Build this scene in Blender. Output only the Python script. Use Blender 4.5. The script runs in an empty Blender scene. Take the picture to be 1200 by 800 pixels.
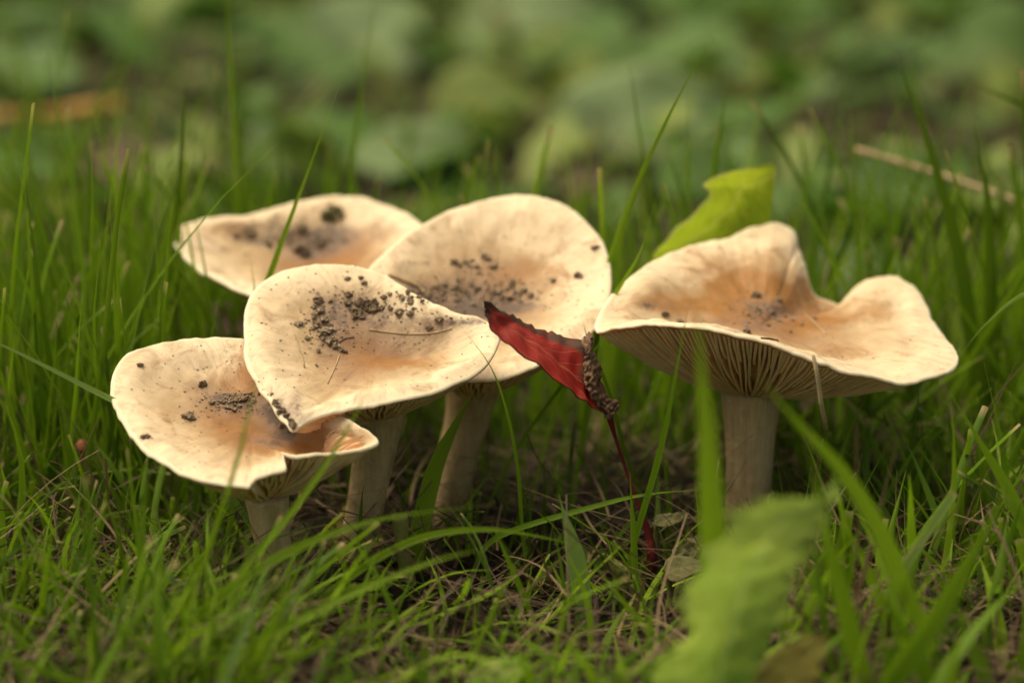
import bpy, bmesh, math, random
import numpy as np
from mathutils import Vector, noise
from mathutils.bvhtree import BVHTree
random.seed(7); rng = np.random.default_rng(11)
SC = bpy.context.scene
# ------------------------------------------------------------------ camera, world, sun, exposure
# all modelling below is in centimetres, converted to metres when linked (CM)
CM = 0.01
CAM_H, PITCH, FPX = 20.5, math.radians(16), 1200*100/36.0
cam = bpy.data.cameras.new('camera'); camo = bpy.data.objects.new('camera', cam); SC.collection.objects.link(camo)
camo.location = (0, 0, CAM_H*CM); camo.rotation_euler = (math.pi/2-PITCH, 0, 0)
cam.lens = 100; cam.sensor_width = 36; cam.clip_start = 0.02; cam.clip_end = 400
cam.dof.use_dof = True; cam.dof.focus_distance = 0.570; cam.dof.aperture_fstop = 6.8
cam.dof.aperture_blades = 7
SC.camera = camo
SUN_EL, SUN_AZ = math.radians(68), math.radians(-75)     # azimuth from +Y towards +X
w = bpy.data.worlds.new('World'); SC.world = w; w.use_nodes = True
nt = w.node_tree; nt.nodes.clear()
sky = nt.nodes.new('ShaderNodeTexSky'); sky.sky_type = 'NISHITA'; sky.sun_disc = False
sky.sun_elevation = SUN_EL; sky.sun_rotation = SUN_AZ
sky.air_density = 0.6; sky.dust_density = 7.0; sky.ozone_density = 0.0
bg = nt.nodes.new('ShaderNodeBackground'); bg.inputs[1].default_value = 0.15
wo = nt.nodes.new('ShaderNodeOutputWorld')
tint = nt.nodes.new('ShaderNodeMix'); tint.data_type = 'RGBA'; tint.blend_type = 'MULTIPLY'
tint.inputs[0].default_value = 1; tint.inputs[7].default_value = (1.0, .95, .68, 1)      # warm overcast
nt.links.new(sky.outputs[0], tint.inputs[6]); nt.links.new(tint.outputs[2], bg.inputs[0]); nt.links.new(bg.outputs[0], wo.inputs[0])
sl = bpy.data.lights.new('sun', 'SUN'); sl.energy = 1.4; sl.angle = math.radians(45); sl.color = (1.0, 0.93, 0.80)
so = bpy.data.objects.new('sun', sl); SC.collection.objects.link(so); so.location = (0, 0, 2)
sd = Vector((math.sin(SUN_AZ)*math.cos(SUN_EL), math.cos(SUN_AZ)*math.cos(SUN_EL), math.sin(SUN_EL)))
so.rotation_euler = sd.to_track_quat('Z', 'Y').to_euler()
SC.view_settings.view_transform = 'Standard'; SC.view_settings.look = 'None'
SC.view_settings.exposure = 0.45; SC.view_settings.gamma = 1
SC.render.engine = 'CYCLES'; SC.cycles.use_denoising = True
SC.cycles.max_bounces = 8; SC.cycles.transparent_max_bounces = 4

# ------------------------------------------------------------------ helpers
CA, SA = math.cos(PITCH), math.sin(PITCH)
def ray(px, py):
    x = (px-600)/FPX; u = (400-py)/FPX
    return np.array([x, CA+u*SA, -SA+u*CA])
def P(px, py, Y):
    d = ray(px, py); t = Y/d[1]
    return np.array([d[0]*t, Y, CAM_H+d[2]*t])
def proj(p):
    p = np.asarray(p, float); x = p[..., 0]; y = p[..., 1]; z = p[..., 2]-CAM_H
    f = y*CA-z*SA; u = y*SA+z*CA
    return np.stack([600+FPX*x/f, 400-FPX*u/f], -1)
def gz(x, y):
    "height of the ground, cm"
    x = np.asarray(x, float); y = np.asarray(y, float)
    h = .28*np.sin(x*.55+1.3)*np.sin(y*.47+.5)+.16*np.sin(x*1.3+y*.9)+.10*np.sin(x*2.9-y*2.1+2)
    h = h+np.clip((y-75)/60, 0, 1)*(.9*np.sin(x*.21+2)*np.sin(y*.16)+.5)
    h = h-.35*np.exp(-((x-1.2)**2/9+(y-54)**2/6))
    return h-.15
def smoothstep(a, b, x):
    t = np.clip((x-a)/(b-a), 0, 1); return t*t*(3-2*t)

def mesh_from(name, V, F, attrs=None, smooth=True, quads=None):
    "V (n,3) cm relative to the object; F list of tuples or an (m,4) int array"
    me = bpy.data.meshes.new(name); V = np.asarray(V, float)*CM
    if isinstance(F, np.ndarray):
        m, k = F.shape
        me.vertices.add(len(V)); me.vertices.foreach_set('co', V.astype(np.float32).ravel())
        me.loops.add(m*k); me.loops.foreach_set('vertex_index', F.astype(np.int32).ravel())
        me.polygons.add(m); me.polygons.foreach_set('loop_start', np.arange(0, m*k, k, dtype=np.int32))
        me.update(calc_edges=True); me.validate()
    else:
        me.from_pydata([tuple(v) for v in V], [], F); me.update()
    if smooth: me.polygons.foreach_set('use_smooth', np.ones(len(me.polygons), bool))
    for k, v in (attrs or {}).items():
        a = me.attributes.new(k, 'FLOAT', 'POINT'); a.data.foreach_set('value', np.asarray(v, np.float32))
    return me
def tag(o, label=None, cat=None, group=None, kind=None):
    if label: o['label'] = label
    if cat: o['category'] = cat
    if group: o['group'] = group
    if kind: o['kind'] = kind
    return o
def link(name, V, F, mat, attrs=None, origin=None, parent=None, smooth=True):
    "world-space cm vertices -> object whose origin sits at `origin` (cm)"
    V = np.asarray(V, float)
    if parent is not None: origin = parent['_o']
    if origin is None:
        c = V.mean(0); origin = (c[0], c[1], V[:, 2].min())
    origin = np.array(origin, float)
    me = mesh_from(name, V-origin, F, attrs, smooth)
    o = bpy.data.objects.new(name, me); SC.collection.objects.link(o)
    if parent is not None: o.parent = parent['ob']
    else: o.location = tuple(origin*CM)
    me.materials.append(mat)
    return o
def empty(name, origin, label, cat, group=None):
    o = bpy.data.objects.new(name, None); SC.collection.objects.link(o)
    o.location = tuple(np.array(origin, float)*CM); o.empty_display_size = .01
    tag(o, label, cat, group)
    return {'ob': o, '_o': np.array(origin, float)}

# ------------------------------------------------------------------ materials
class NB:
    def __init__(s, name):
        s.m = bpy.data.materials.new(name); s.m.use_nodes = True; s.t = s.m.node_tree; s.t.nodes.clear()
        s.out = s.t.nodes.new('ShaderNodeOutputMaterial')
    def n(s, typ, **kw):
        nd = s.t.nodes.new('ShaderNode'+typ)
        for k, v in kw.items(): setattr(nd, k, v)
        return nd
    def l(s, a, b): s.t.links.new(a, b)
    def attr(s, name): return s.n('Attribute', attribute_name=name).outputs['Fac']
    def noise(s, scale, detail=4, rough=.6, vec=None, dist=0):
        nd = s.n('TexNoise'); nd.inputs['Scale'].default_value = scale; nd.inputs['Detail'].default_value = detail
        nd.inputs['Roughness'].default_value = rough; nd.inputs['Distortion'].default_value = dist
        if vec is not None: s.l(vec, nd.inputs['Vector'])
        return nd.outputs['Fac']
    def obj(s, sc=(1, 1, 1)):
        tc = s.n('TexCoord'); mp = s.n('Mapping'); mp.inputs['Scale'].default_value = sc
        s.l(tc.outputs['Object'], mp.inputs['Vector']); return mp.outputs['Vector']
    def ramp(s, fac, stops, interp='LINEAR'):
        r = s.n('ValToRGB'); r.color_ramp.interpolation = interp; e = r.color_ramp.elements
        while len(e) < len(stops): e.new(.5)
        for i, (p, c) in enumerate(stops):
            e[i].position = p; e[i].color = (*c, 1) if len(c) == 3 else c
        s.l(fac, r.inputs[0]); return r.outputs[0]
    def mix(s, f, a, b, mode='MIX'):
        m = s.n('Mix', data_type='RGBA', blend_type=mode)
        for v, i in ((f, 0), (a, 6), (b, 7)):
            if isinstance(v, (float, int)): m.inputs[i].default_value = v
            elif isinstance(v, tuple): m.inputs[i].default_value = (*v, 1)
            else: s.l(v, m.inputs[i])
        return m.outputs[2]
    def math(s, op, a, b=0.0, clamp=False):
        m = s.n('Math', operation=op, use_clamp=clamp)
        for v, i in ((a, 0), (b, 1)):
            if isinstance(v, (float, int)): m.inputs[i].default_value = v
            else: s.l(v, m.inputs[i])
        return m.outputs[0]
    def bump(s, h, strength, dist):
        b = s.n('Bump'); b.inputs['Strength'].default_value = strength; b.inputs['Distance'].default_value = dist
        s.l(h, b.inputs['Height']); return b.outputs[0]
    def bsdf(s, col, rough=.6, normal=None, sss=0, spec=.4, trans=0, tcol=None):
        b = s.n('BsdfPrincipled')
        if isinstance(col, tuple): b.inputs['Base Color'].default_value = (*col, 1)
        else: s.l(col, b.inputs['Base Color'])
        if isinstance(rough, (float, int)): b.inputs['Roughness'].default_value = rough
        else: s.l(rough, b.inputs['Roughness'])
        b.inputs['Specular IOR Level'].default_value = spec
        if sss:
            b.inputs['Subsurface Weight'].default_value = sss
            b.inputs['Subsurface Radius'].default_value = (1, .55, .3); b.inputs['Subsurface Scale'].default_value = .0025
        if normal is not None: s.l(normal, b.inputs['Normal'])
        o = b.outputs[0]
        if trans:
            t = s.n('BsdfTranslucent'); c = tcol if tcol is not None else col
            if isinstance(c, tuple): t.inputs[0].default_value = (*c, 1)
            else: s.l(c, t.inputs[0])
            if normal is not None: s.l(normal, t.inputs['Normal'])
            mx = s.n('MixShader'); mx.inputs[0].default_value = trans
            s.l(o, mx.inputs[1]); s.l(t.outputs[0], mx.inputs[2]); o = mx.outputs[0]
        s.l(o, s.out.inputs[0]); return s.m

def grass_mat(name, stops, tip, tstart=.88, trans=.4):
    b = NB(name); rnd = b.attr('rnd'); t = b.attr('t')
    c = b.ramp(rnd, stops)
    f = b.noise(90, 3, .6, b.obj((1, 1, .25)))
    c = b.mix(b.math('MULTIPLY', f, .35), c, (.16, .20, .03))
    base = b.math('MULTIPLY', b.math('SUBTRACT', 1.0, b.math('MULTIPLY', t, 5.0), True), .6)
    c = b.mix(base, c, (.30, .30, .12))
    e = b.math('MULTIPLY', b.math('SUBTRACT', t, tstart), 1/(1-tstart)*1.3, True)
    c = b.mix(e, c, tip)
    tc = b.mix(.45, c, (.28, .48, .01))
    vein = b.n('TexWave', wave_type='BANDS', bands_direction='X'); 
    vv = b.n('CombineXYZ'); b.l(b.attr('u'), vv.inputs[0]); b.l(vv.outputs[0], vein.inputs['Vector'])
    vein.inputs['Scale'].default_value = 2.4
    return b.bsdf(c, .42, b.bump(vein.outputs['Fac'], .35, .0002), spec=.16, trans=trans, tcol=tc)
GREEN = [(0, (.020, .050, .003)), (.3, (.055, .13, .005)), (.65, (.14, .27, .008)), (1, (.27, .42, .02))]
M = {}
M['grass'] = grass_mat('grass_green', GREEN, (.42, .33, .15), .93)
M['grass_far'] = grass_mat('grass_far_green', [(0, (.035, .09, .008)), (.5, (.10, .20, .014)), (1, (.26, .34, .04))], (.4, .33, .15), .9)
M['grass_pale'] = grass_mat('grass_pale_green', [(0, (.24, .38, .12)), (1, (.38, .52, .14))], (.5, .42, .2), .97)
def dry():
    b = NB('dry_thatch'); rnd = b.attr('rnd')
    c = b.ramp(rnd, [(0, (.014, .009, .005)), (.5, (.05, .03, .015)), (.8, (.11, .07, .033)), (.95, (.34, .25, .12)), (1, (.17, .19, .04))])
    f = b.noise(300, 3); c = b.mix(b.math('MULTIPLY', f, .4), c, (.10, .06, .035))
    return b.bsdf(c, .6, spec=.3, trans=.15)
M['dry'] = dry()
def soil():
    b = NB('soil'); v = b.obj()
    c = b.ramp(b.noise(60, 8, .7, v), [(.25, (.010, .007, .005)), (.55, (.035, .022, .014)), (.8, (.075, .05, .03))])
    g = b.noise(6, 3, .5, v)
    c = b.mix(b.math('MULTIPLY', b.math('SUBTRACT', g, .45, True), 2.2, True), c, (.035, .05, .012))
    sx = b.n('SeparateXYZ'); b.l(v, sx.inputs[0])      # beyond the bare patch the soil is mossy
    c = b.mix(b.math('MULTIPLY', b.math('MULTIPLY', b.math('SUBTRACT', sx.outputs[1], .70, True), 6, True), b.math('MULTIPLY', g, 1.1), True), c, (.035, .07, .008))
    return b.bsdf(c, .9, b.bump(b.noise(260, 8, .75, v), 1, .004), spec=.2)
M['soil'] = soil()
def cap_mat():
    b = NB('mushroom_cap_skin'); v = b.obj()
    s = b.attr('s'); och = b.attr('ochre'); dirt = b.attr('dirt'); edge = b.attr('edge')
    n1 = b.noise(45, 5, .62, v); n2 = b.noise(160, 6, .7, v, .6); n3 = b.noise(900, 3, .6, v)
    sp = b.math('ADD', s, b.math('MULTIPLY', b.math('SUBTRACT', n1, .5), .9))
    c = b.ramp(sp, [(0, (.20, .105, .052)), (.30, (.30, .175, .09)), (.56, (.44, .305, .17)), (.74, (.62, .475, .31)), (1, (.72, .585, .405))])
    # ochre and rusty blotches
    of = b.math('MULTIPLY', b.math('ADD', b.math('SUBTRACT', b.math('MULTIPLY', och, 1.3), .38), b.math('MULTIPLY', b.math('SUBTRACT', n2, .5), 2.2)), 1.2, True)
    c = b.mix(b.math('MULTIPLY', of, .95), c, (.29, .125, .025))
    c = b.mix(b.math('MULTIPLY', b.math('SUBTRACT', n2, .50, True), 3.2, True), c, (.32, .19, .09))
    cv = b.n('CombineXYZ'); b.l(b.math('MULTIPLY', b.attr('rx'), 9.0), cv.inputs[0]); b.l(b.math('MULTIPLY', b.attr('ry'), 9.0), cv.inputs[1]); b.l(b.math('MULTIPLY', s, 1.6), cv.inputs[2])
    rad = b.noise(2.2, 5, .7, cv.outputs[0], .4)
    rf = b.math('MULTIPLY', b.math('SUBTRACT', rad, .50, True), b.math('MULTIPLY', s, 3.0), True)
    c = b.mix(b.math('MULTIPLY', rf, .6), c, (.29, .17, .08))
    # fine brown flecks
    fl = b.n('TexVoronoi'); fl.inputs['Scale'].default_value = 420; b.l(v, fl.inputs['Vector'])
    spot = b.math('LESS_THAN', fl.outputs['Distance'], b.math('MULTIPLY', b.math('SUBTRACT', n1, .40, True), .75))
    c = b.mix(b.math('MULTIPLY', spot, .55), c, (.14, .07, .035))
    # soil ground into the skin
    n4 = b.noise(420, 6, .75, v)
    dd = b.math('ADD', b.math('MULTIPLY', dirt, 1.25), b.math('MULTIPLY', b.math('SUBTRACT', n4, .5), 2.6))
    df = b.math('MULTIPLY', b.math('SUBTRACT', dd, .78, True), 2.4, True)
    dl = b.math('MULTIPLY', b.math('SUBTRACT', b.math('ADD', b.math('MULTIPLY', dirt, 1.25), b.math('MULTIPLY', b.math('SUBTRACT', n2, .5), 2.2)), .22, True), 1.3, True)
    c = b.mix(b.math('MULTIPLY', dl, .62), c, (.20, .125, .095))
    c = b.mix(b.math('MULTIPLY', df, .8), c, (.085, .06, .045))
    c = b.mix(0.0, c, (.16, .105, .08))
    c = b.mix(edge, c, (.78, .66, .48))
    fib = b.noise(140, 5, .6, b.obj((1, 1, 1)), 1.5)
    h = b.math('ADD', b.math('MULTIPLY', b.math('ADD', n2, rad), .6), b.math('ADD', b.math('MULTIPLY', n3, .25), b.math('MULTIPLY', fib, .3)))
    return b.bsdf(c, b.math('ADD', .46, b.math('MULTIPLY', n2, .2)), b.bump(h, .5, .0006), sss=.25, spec=.35)
M['cap'] = cap_mat()
def flesh(name, c0, c1, scale=200, bumpd=.0004, sss=.3, stretch=(1, 1, 1)):
    b = NB(name); v = b.obj(stretch); n = b.noise(scale, 5, .65, v); n2 = b.noise(scale*5, 3, .6, b.obj())
    c = b.ramp(n, [(.3, c0), (.7, c1)])
    c = b.mix(b.math('MULTIPLY', b.math('SUBTRACT', n2, .5, True), 1.4, True), c, tuple(x*.5 for x in c0))
    return b.bsdf(c, .7, b.bump(b.math('ADD', n, n2), .6, bumpd), sss=sss, spec=.25)
M['gill'] = flesh('gill_flesh', (.86, .50, .26), (.93, .63, .37), 60, .0001, .4)
M['under'] = flesh('cap_underside', (.66, .38, .19), (.76, .48, .26), 60, .0002, .2)
M['torn'] = flesh('torn_flesh', (.66, .45, .24), (.8, .6, .38), 300, .0006, .3)
def stem_mat():
    b = NB('stem_skin'); n = b.noise(420, 6, .7, b.obj((1, 1, .07))); m = b.noise(500, 5, .7, b.obj()); t = b.attr('t')
    c = b.ramp(n, [(.32, (.48, .31, .14)), (.68, (.78, .59, .33))])
    c = b.mix(b.math('MULTIPLY', b.math('SUBTRACT', m, .52, True), 3.5, True), c, (.78, .62, .38))
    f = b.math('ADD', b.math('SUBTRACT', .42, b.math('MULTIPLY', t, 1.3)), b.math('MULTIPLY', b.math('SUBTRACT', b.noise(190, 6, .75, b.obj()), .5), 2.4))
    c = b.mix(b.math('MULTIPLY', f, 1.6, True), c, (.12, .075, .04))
    return b.bsdf(c, .75, b.bump(b.math('ADD', b.math('MULTIPLY', n, 1.5), m), .8, .0012), sss=.15, spec=.2)
M['stem'] = stem_mat()
M['crumb'] = flesh('soil_crumb_dark', (.07, .047, .03), (.26, .18, .11), 500, .0015, 0)
M['crumb2'] = flesh('soil_crumb_grey', (.15, .105, .068), (.40, .30, .20), 500, .0015, 0)
M['mossy'] = flesh('moss_debris', (.05, .045, .012), (.14, .12, .03), 500, .0015, 0)
M['straw'] = flesh('straw_skin', (.34, .23, .12), (.55, .42, .25), 300, .0003, 0)
M['orange'] = flesh('dry_orange_stick', (.22, .12, .03), (.42, .25, .06), 60, .001, 0)
M['brown_cap'] = flesh('tiny_brown_cap', (.16, .05, .02), (.30, .11, .05), 300, .0004, .1)
def leaf_mat(name, c0, c1, vein, edgec=None, trans=.35, rough=.45):
    b = NB(name); v = b.obj(); u = b.attr('u'); t = b.attr('t')
    c = b.ramp(b.noise(70, 5, .6, v), [(.3, c0), (.7, c1)])
    au = b.math('ABSOLUTE', u)
    mid = b.math('SUBTRACT', 1.0, b.math('MULTIPLY', au, 14.0), True)
    # side veins run outward and forward
    ph = b.math('ADD', b.math('MULTIPLY', t, 8.0), b.math('MULTIPLY', au, -2.6))
    fr = b.math('ABSOLUTE', b.math('SUBTRACT', b.math('FRACT', ph), .5))
    sv = b.math('SUBTRACT', 1.0, b.math('MULTIPLY', fr, 12.0), True)
    vn = b.math('MAXIMUM', mid, b.math('MULTIPLY', sv, .6))
    c = b.mix(b.math('MULTIPLY', vn, .75), c, vein)
    c = b.mix(b.math('MULTIPLY', b.math('SUBTRACT', b.noise(260, 6, .7, v), .56, True), 4.0, True), c, tuple(x*.45 for x in c0))
    if edgec:
        e = b.math('ADD', b.attr('brown'), b.math('MULTIPLY', b.math('SUBTRACT', b.noise(250, 4, .7, v), .5), .8))
        c = b.mix(b.math('MULTIPLY', b.math('SUBTRACT', e, .3, True), 2.5, True), c, edgec)
    return b.bsdf(c, rough, b.bump(b.math('ADD', vn, b.noise(400, 3)), .4, .0005), spec=.4, trans=trans)
M['leaf_bg'] = leaf_mat('broad_leaf_dull', (.14, .23, .08), (.25, .35, .14), (.32, .40, .2))
M['leaf_bg2'] = leaf_mat('broad_leaf_green', (.045, .12, .010), (.09, .19, .015), (.14, .24, .04))
M['leaf_bg3'] = leaf_mat('broad_leaf_yellowish', (.15, .22, .03), (.24, .30, .05), (.3, .36, .1))
M['leaf_bright'] = leaf_mat('bright_lime_leaf', (.30, .42, .015), (.42, .52, .03), (.58, .62, .12), (.45, .45, .16), .55)
M['leaf_fg'] = leaf_mat('foreground_leaf_green', (.24, .40, .05), (.46, .58, .10), (.44, .58, .18), trans=.55)
M['leaf_fg2'] = leaf_mat('foreground_leaf_yellow', (.40, .36, .06), (.55, .46, .12), (.4, .4, .12), trans=.4)
M['leaf_red'] = leaf_mat('red_autumn_leaf', (.30, .015, .012), (.48, .035, .02), (.62, .16, .08), (.12, .06, .035), .3, .28)
M['leaf_olive'] = leaf_mat('small_round_leaf', (.10, .11, .03), (.20, .18, .06), (.22, .2, .08), trans=.3)
M['leaf_dead'] = leaf_mat('dead_leaf_brown', (.07, .04, .02), (.15, .085, .045), (.18, .11, .06), trans=.1)
M['shriv'] = leaf_mat('shrivelled_leaf_edge', (.13, .06, .03), (.32, .19, .11), (.3, .16, .09), trans=.2)
M['red_stalk'] = flesh('red_leaf_stalk', (.07, .008, .008), (.16, .018, .015), 300, .0004, .1)
M['bud'] = leaf_mat('pale_green_bud', (.22, .26, .05), (.36, .34, .10), (.4, .4, .15), trans=.3)

# ------------------------------------------------------------------ ground
def build_ground():
    xs = np.concatenate([-np.geomspace(3000, 18, 16), np.linspace(-17, 17, 171), np.geomspace(18, 3000, 16)])
    ys = np.concatenate([[-3000, -900, -300, -100, -30, 0, 20, 30, 38], np.linspace(42, 80, 180), np.linspace(81, 160, 80), np.geomspace(165, 4000, 18)])
    X, Y = np.meshgrid(xs, ys); near = np.exp(-((Y-60)/60)**2-(X/40)**2)
    Z = gz(X, Y)
    nz = np.array([noise.noise((x*1.7, y*1.7, 3)) if a > .05 else 0 for x, y, a in zip(X.ravel(), Y.ravel(), near.ravel())]).reshape(X.shape)
    nz2 = np.array([noise.noise((x*4.1, y*4.1, 9)) if a > .3 else 0 for x, y, a in zip(X.ravel(), Y.ravel(), near.ravel())]).reshape(X.shape)
    Z = Z+nz*.22+nz2*.12
    V = np.stack([X, Y, Z], -1).reshape(-1, 3); r, c = X.shape
    i = np.arange((r-1)*c).reshape(r-1, c)[:, :-1].ravel()
    F = np.stack([i, i+1, i+c+1, i+c], -1)
    o = link('ground', V, F, M['soil'], origin=(0, 0, 0)); tag(o, 'dark soil of the lawn under the grass', None, None, 'structure')
    return o
build_ground()

# ------------------------------------------------------------------ mushrooms
def closed_spline(pts, n, corners=()):
    "Catmull-Rom through px points (px,py,Y); segments listed in corners stay straight"
    pts = np.array(pts, float); m = len(pts); seg = []
    L = np.linalg.norm((np.roll(pts, -1, 0)-pts)[:, :2], axis=1)+1e-6
    cnt = np.maximum(2, np.round(L/L.sum()*n).astype(int))
    for i in range(m):
        p0, p1, p2, p3 = pts[i-1], pts[i], pts[(i+1) % m], pts[(i+2) % m]
        t = np.linspace(0, 1, cnt[i], endpoint=False)[:, None]
        if i in corners: seg.append(p1+(p2-p1)*t); continue
        if (i-1) % m in corners: p0 = p1-(p2-p1)
        if (i+1) % m in corners: p3 = p2+(p2-p1)
        seg.append(.5*((2*p1)+(-p0+p2)*t+(2*p0-5*p1+4*p2-p3)*t*t+(-p0+3*p1-3*p2+p3)*t**3))
    return np.concatenate(seg)
def tilt_plane(front, back):
    "Y of pixel rays meeting the plane through two (py,Y) points, level across"
    z1 = P(600, front[0], front[1])[2]; z2 = P(600, back[0], back[1])[2]
    k = (z2-z1)/(back[1]-front[1])
    def f(py):
        d = ray(600, py); s = d[2]/d[1]
        return (CAM_H-z1+k*front[1])/(k-s)
    return f
BVH = {}
def gauss_px(px, lst):
    v = np.zeros(len(px))
    for g in lst:
        x, y, rx, ry, a = g
        v += a*np.exp(-((px[:, 0]-x)/rx)**2-((px[:, 1]-y)/ry)**2)
    return v
def mushroom(key, label, rim_px, centre_px, depress, apex, stem_path, stem_r, ngill=120, corners=(), wave=None,
             bumps=(), ochre=(), dirt=(), edge_t=.06, bowl=1.9, gd=.28, seed=0, fray=.012, n=300, dpow=1.3, shelf=0.0, dexp=2.0):
    root = empty('mushroom', stem_path[0][:3], label, 'mushroom', 'cream capped mushrooms growing in the grass')
    rp = closed_spline(rim_px, n, corners); n = len(rp)
    R = np.array([P(*q) for q in rp])
    ang = np.linspace(0, 2*np.pi, n, endpoint=False)
    for i in range(n):
        j = noise.noise((R[i, 0]*2.2+seed, R[i, 1]*2.2, 0))*1.0+noise.noise((R[i, 0]*6+seed, R[i, 1]*6, 4))*.5
        R[i, 2] += j*fray*3; R[i, :2] += j*fray*2
    A = np.c_[R[:, 0], R[:, 1], np.ones(n)]; pl = np.linalg.lstsq(A, R[:, 2], rcond=None)[0]
    plane = lambda x, y: pl[0]*x+pl[1]*y+pl[2]
    C = P(*centre_px); dev = R[:, 2]-plane(R[:, 0], R[:, 1])
    up = np.array([-pl[0], -pl[1], 1]); up /= np.linalg.norm(up)
    ns = 34; S = (np.linspace(0, 1, ns)**.9)[1:]
    rings = []
    for s in S:
        xy = C[:2]+(R[:, :2]-C[:2])*s
        z = plane(xy[:, 0], xy[:, 1])+dev*s**dexp-depress*(1-s**2)**dpow
        z = z+.06*np.exp(-((s-.85)/.14)**2)              # margin rolls over a little
        rings.append(np.c_[xy, z])
    top = np.array(rings)                                 # (ns-1, n, 3)
    zc = plane(C[0], C[1])-depress
    V = np.concatenate([[[C[0], C[1], zc]], top.reshape(-1, 3)]); sv = np.concatenate([[0], np.repeat(S, n)])
    px = proj(V)
    fade = 1-smoothstep(.86, 1, sv)
    dz = gauss_px(px, bumps)*fade
    for i, p in enumerate(V):
        dz[i] += (noise.noise((p[0]*.9+seed, p[1]*.9, 1))*.10+noise.noise((p[0]*2.6+seed, p[1]*2.6, 5))*.045+noise.noise((p[0]*7+seed, p[1]*7, 2))*.012)*fade[i]
    V[:, 2] += dz
    nt_ = len(V); av = np.concatenate([[0], np.tile(ang, ns-1)]); rxa = np.cos(av); rya = np.sin(av)
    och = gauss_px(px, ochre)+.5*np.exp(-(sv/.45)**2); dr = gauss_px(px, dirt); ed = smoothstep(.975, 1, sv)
    # edge and underside flesh
    apx = P(*apex); out = R-C; out[:, 2] = 0; out /= np.linalg.norm(out, axis=1)[:, None]
    extra = []; es = []
    for a in (45, 90, 135, 180):
        a = math.radians(a); extra.append(R+out*edge_t*.5*math.sin(a)+np.array([0, 0, -1])*edge_t*.5*(1-math.cos(a)))
    Rb = extra[-1]
    def under(i, s, raise_=0.0):
        "point below the cap, s=1 at the rim, s=0 at the stem"
        q = apx[:2]+(Rb[i, :2]-apx[:2])*s
        z = apx[2]+(Rb[i, 2]-apx[2])*(s**bowl*(1-shelf)+s*shelf)
        return np.array([q[0], q[1], z+raise_])
    US = np.linspace(1, .0, 16)[1:-1]
    idx = np.arange(n)
    def under_ring(s, raise_):
        q = apx[:2]+(Rb[:, :2]-apx[:2])*s
        z = apx[2]+(Rb[:, 2]-apx[2])*(s**bowl*(1-shelf)+s*shelf)+raise_
        return np.c_[q, z]
    gdep = lambda s: gd*np.clip((1-s)*4.5, 0, 1)**.8*np.clip(.35+s, 0, 1)
    for s in US: extra.append(under_ring(s, gdep(s)))
    V = np.concatenate([V]+extra)
    nr = ns-1+len(extra); F = []
    for k in range(n): F.append((0, 1+k, 1+(k+1) % n))
    for r in range(nr-1):
        for k in range(n):
            a = 1+r*n+k; b_ = 1+r*n+(k+1) % n
            F.append((a, a+n, b_+n, b_))
    last = len(V); V = np.concatenate([V, [[apx[0], apx[1], apx[2]+gdep(0.0)]]])
    for k in range(n): F.append((last, 1+(nr-1)*n+(k+1) % n, 1+(nr-1)*n+k))
    ne = len(V)-nt_
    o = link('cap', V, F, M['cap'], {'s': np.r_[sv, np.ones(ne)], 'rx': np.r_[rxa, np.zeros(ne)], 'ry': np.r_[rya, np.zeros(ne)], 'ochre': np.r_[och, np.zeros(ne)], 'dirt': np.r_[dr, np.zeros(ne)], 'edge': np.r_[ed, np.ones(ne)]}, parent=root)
    o.data.materials.append(M['under'])
    mi = np.zeros(len(F), np.int32); mi[n+(ns-1+4)*n-n:] = 1
    o.data.polygons.foreach_set('material_index', mi)
    nf = n+(ns-2)*n
    BVH[key] = BVHTree.FromPolygons([Vector(v) for v in V], [f for f in F[:nf]])
    # gills: thin plates hanging from the flesh, long and short ones alternating
    GV, GF = [], []
    m = ngill*2
    for g in range(m):
        f = (g+.35*rng.random())/m*n; i0 = int(f) % n; i1 = (i0+1) % n; fr = f-int(f)
        send = .10 if g % 2 == 0 else (.5 if g % 4 == 1 else .68)
        K = 13 if g % 2 == 0 else 7
        rim = Rb[i0]*(1-fr)+Rb[i1]*fr
        dirv = rim[:2]-apx[:2]; tn = np.array([-dirv[1], dirv[0]])/np.linalg.norm(dirv)
        b0 = len(GV); wob = rng.random()*6.28; amp = .02+.03*rng.random()
        for k in range(K):
            s = .992-(.992-send)*(k/(K-1))
            q = apx[:2]+dirv*s+tn*amp*math.sin(wob+s*7)*min(1, (1-s)*6)
            zz = apx[2]+(rim[2]-apx[2])*(s**bowl*(1-shelf)+s*shelf)
            h = gdep(s)
            if g % 2: h *= min(1, (s-send)/.12+.02) if k < K-1 else .02
            th = .026*(0.45+.55*s)
            zt = zz+gdep(s)+.03; zb = zz+(gdep(s)-h)*1.0
            zb += .01*math.sin(wob*3+s*23)
            GV += [(q[0]-tn[0]*th*1.3, q[1]-tn[1]*th*1.3, zt), (q[0]-tn[0]*th, q[1]-tn[1]*th, zb),
                   (q[0]+tn[0]*th, q[1]+tn[1]*th, zb), (q[0]+tn[0]*th*1.3, q[1]+tn[1]*th*1.3, zt)]
            if k:
                a = b0+4*(k-1)
                for e in range(3): GF.append((a+e, a+e+1, a+e+5, a+e+4))
    go = link('gills', GV, GF, M['gill'], parent=root, smooth=False); tag(go, kind='stuff')
    # stem
    path = np.array([s_[:3] for s_ in stem_path]); npth = 26
    tt = np.linspace(0, 1, npth); 
    pi = np.stack([np.interp(tt, np.linspace(0, 1, len(path)), path[:, k]) for k in range(3)], -1)
    for _ in range(3): pi[1:-1] = (pi[:-2]+pi[1:-1]*2+pi[2:])/4
    rr = np.interp(tt, np.linspace(0, 1, len(stem_r)), stem_r)
    nn = 40; SV, SF = [], []
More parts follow.
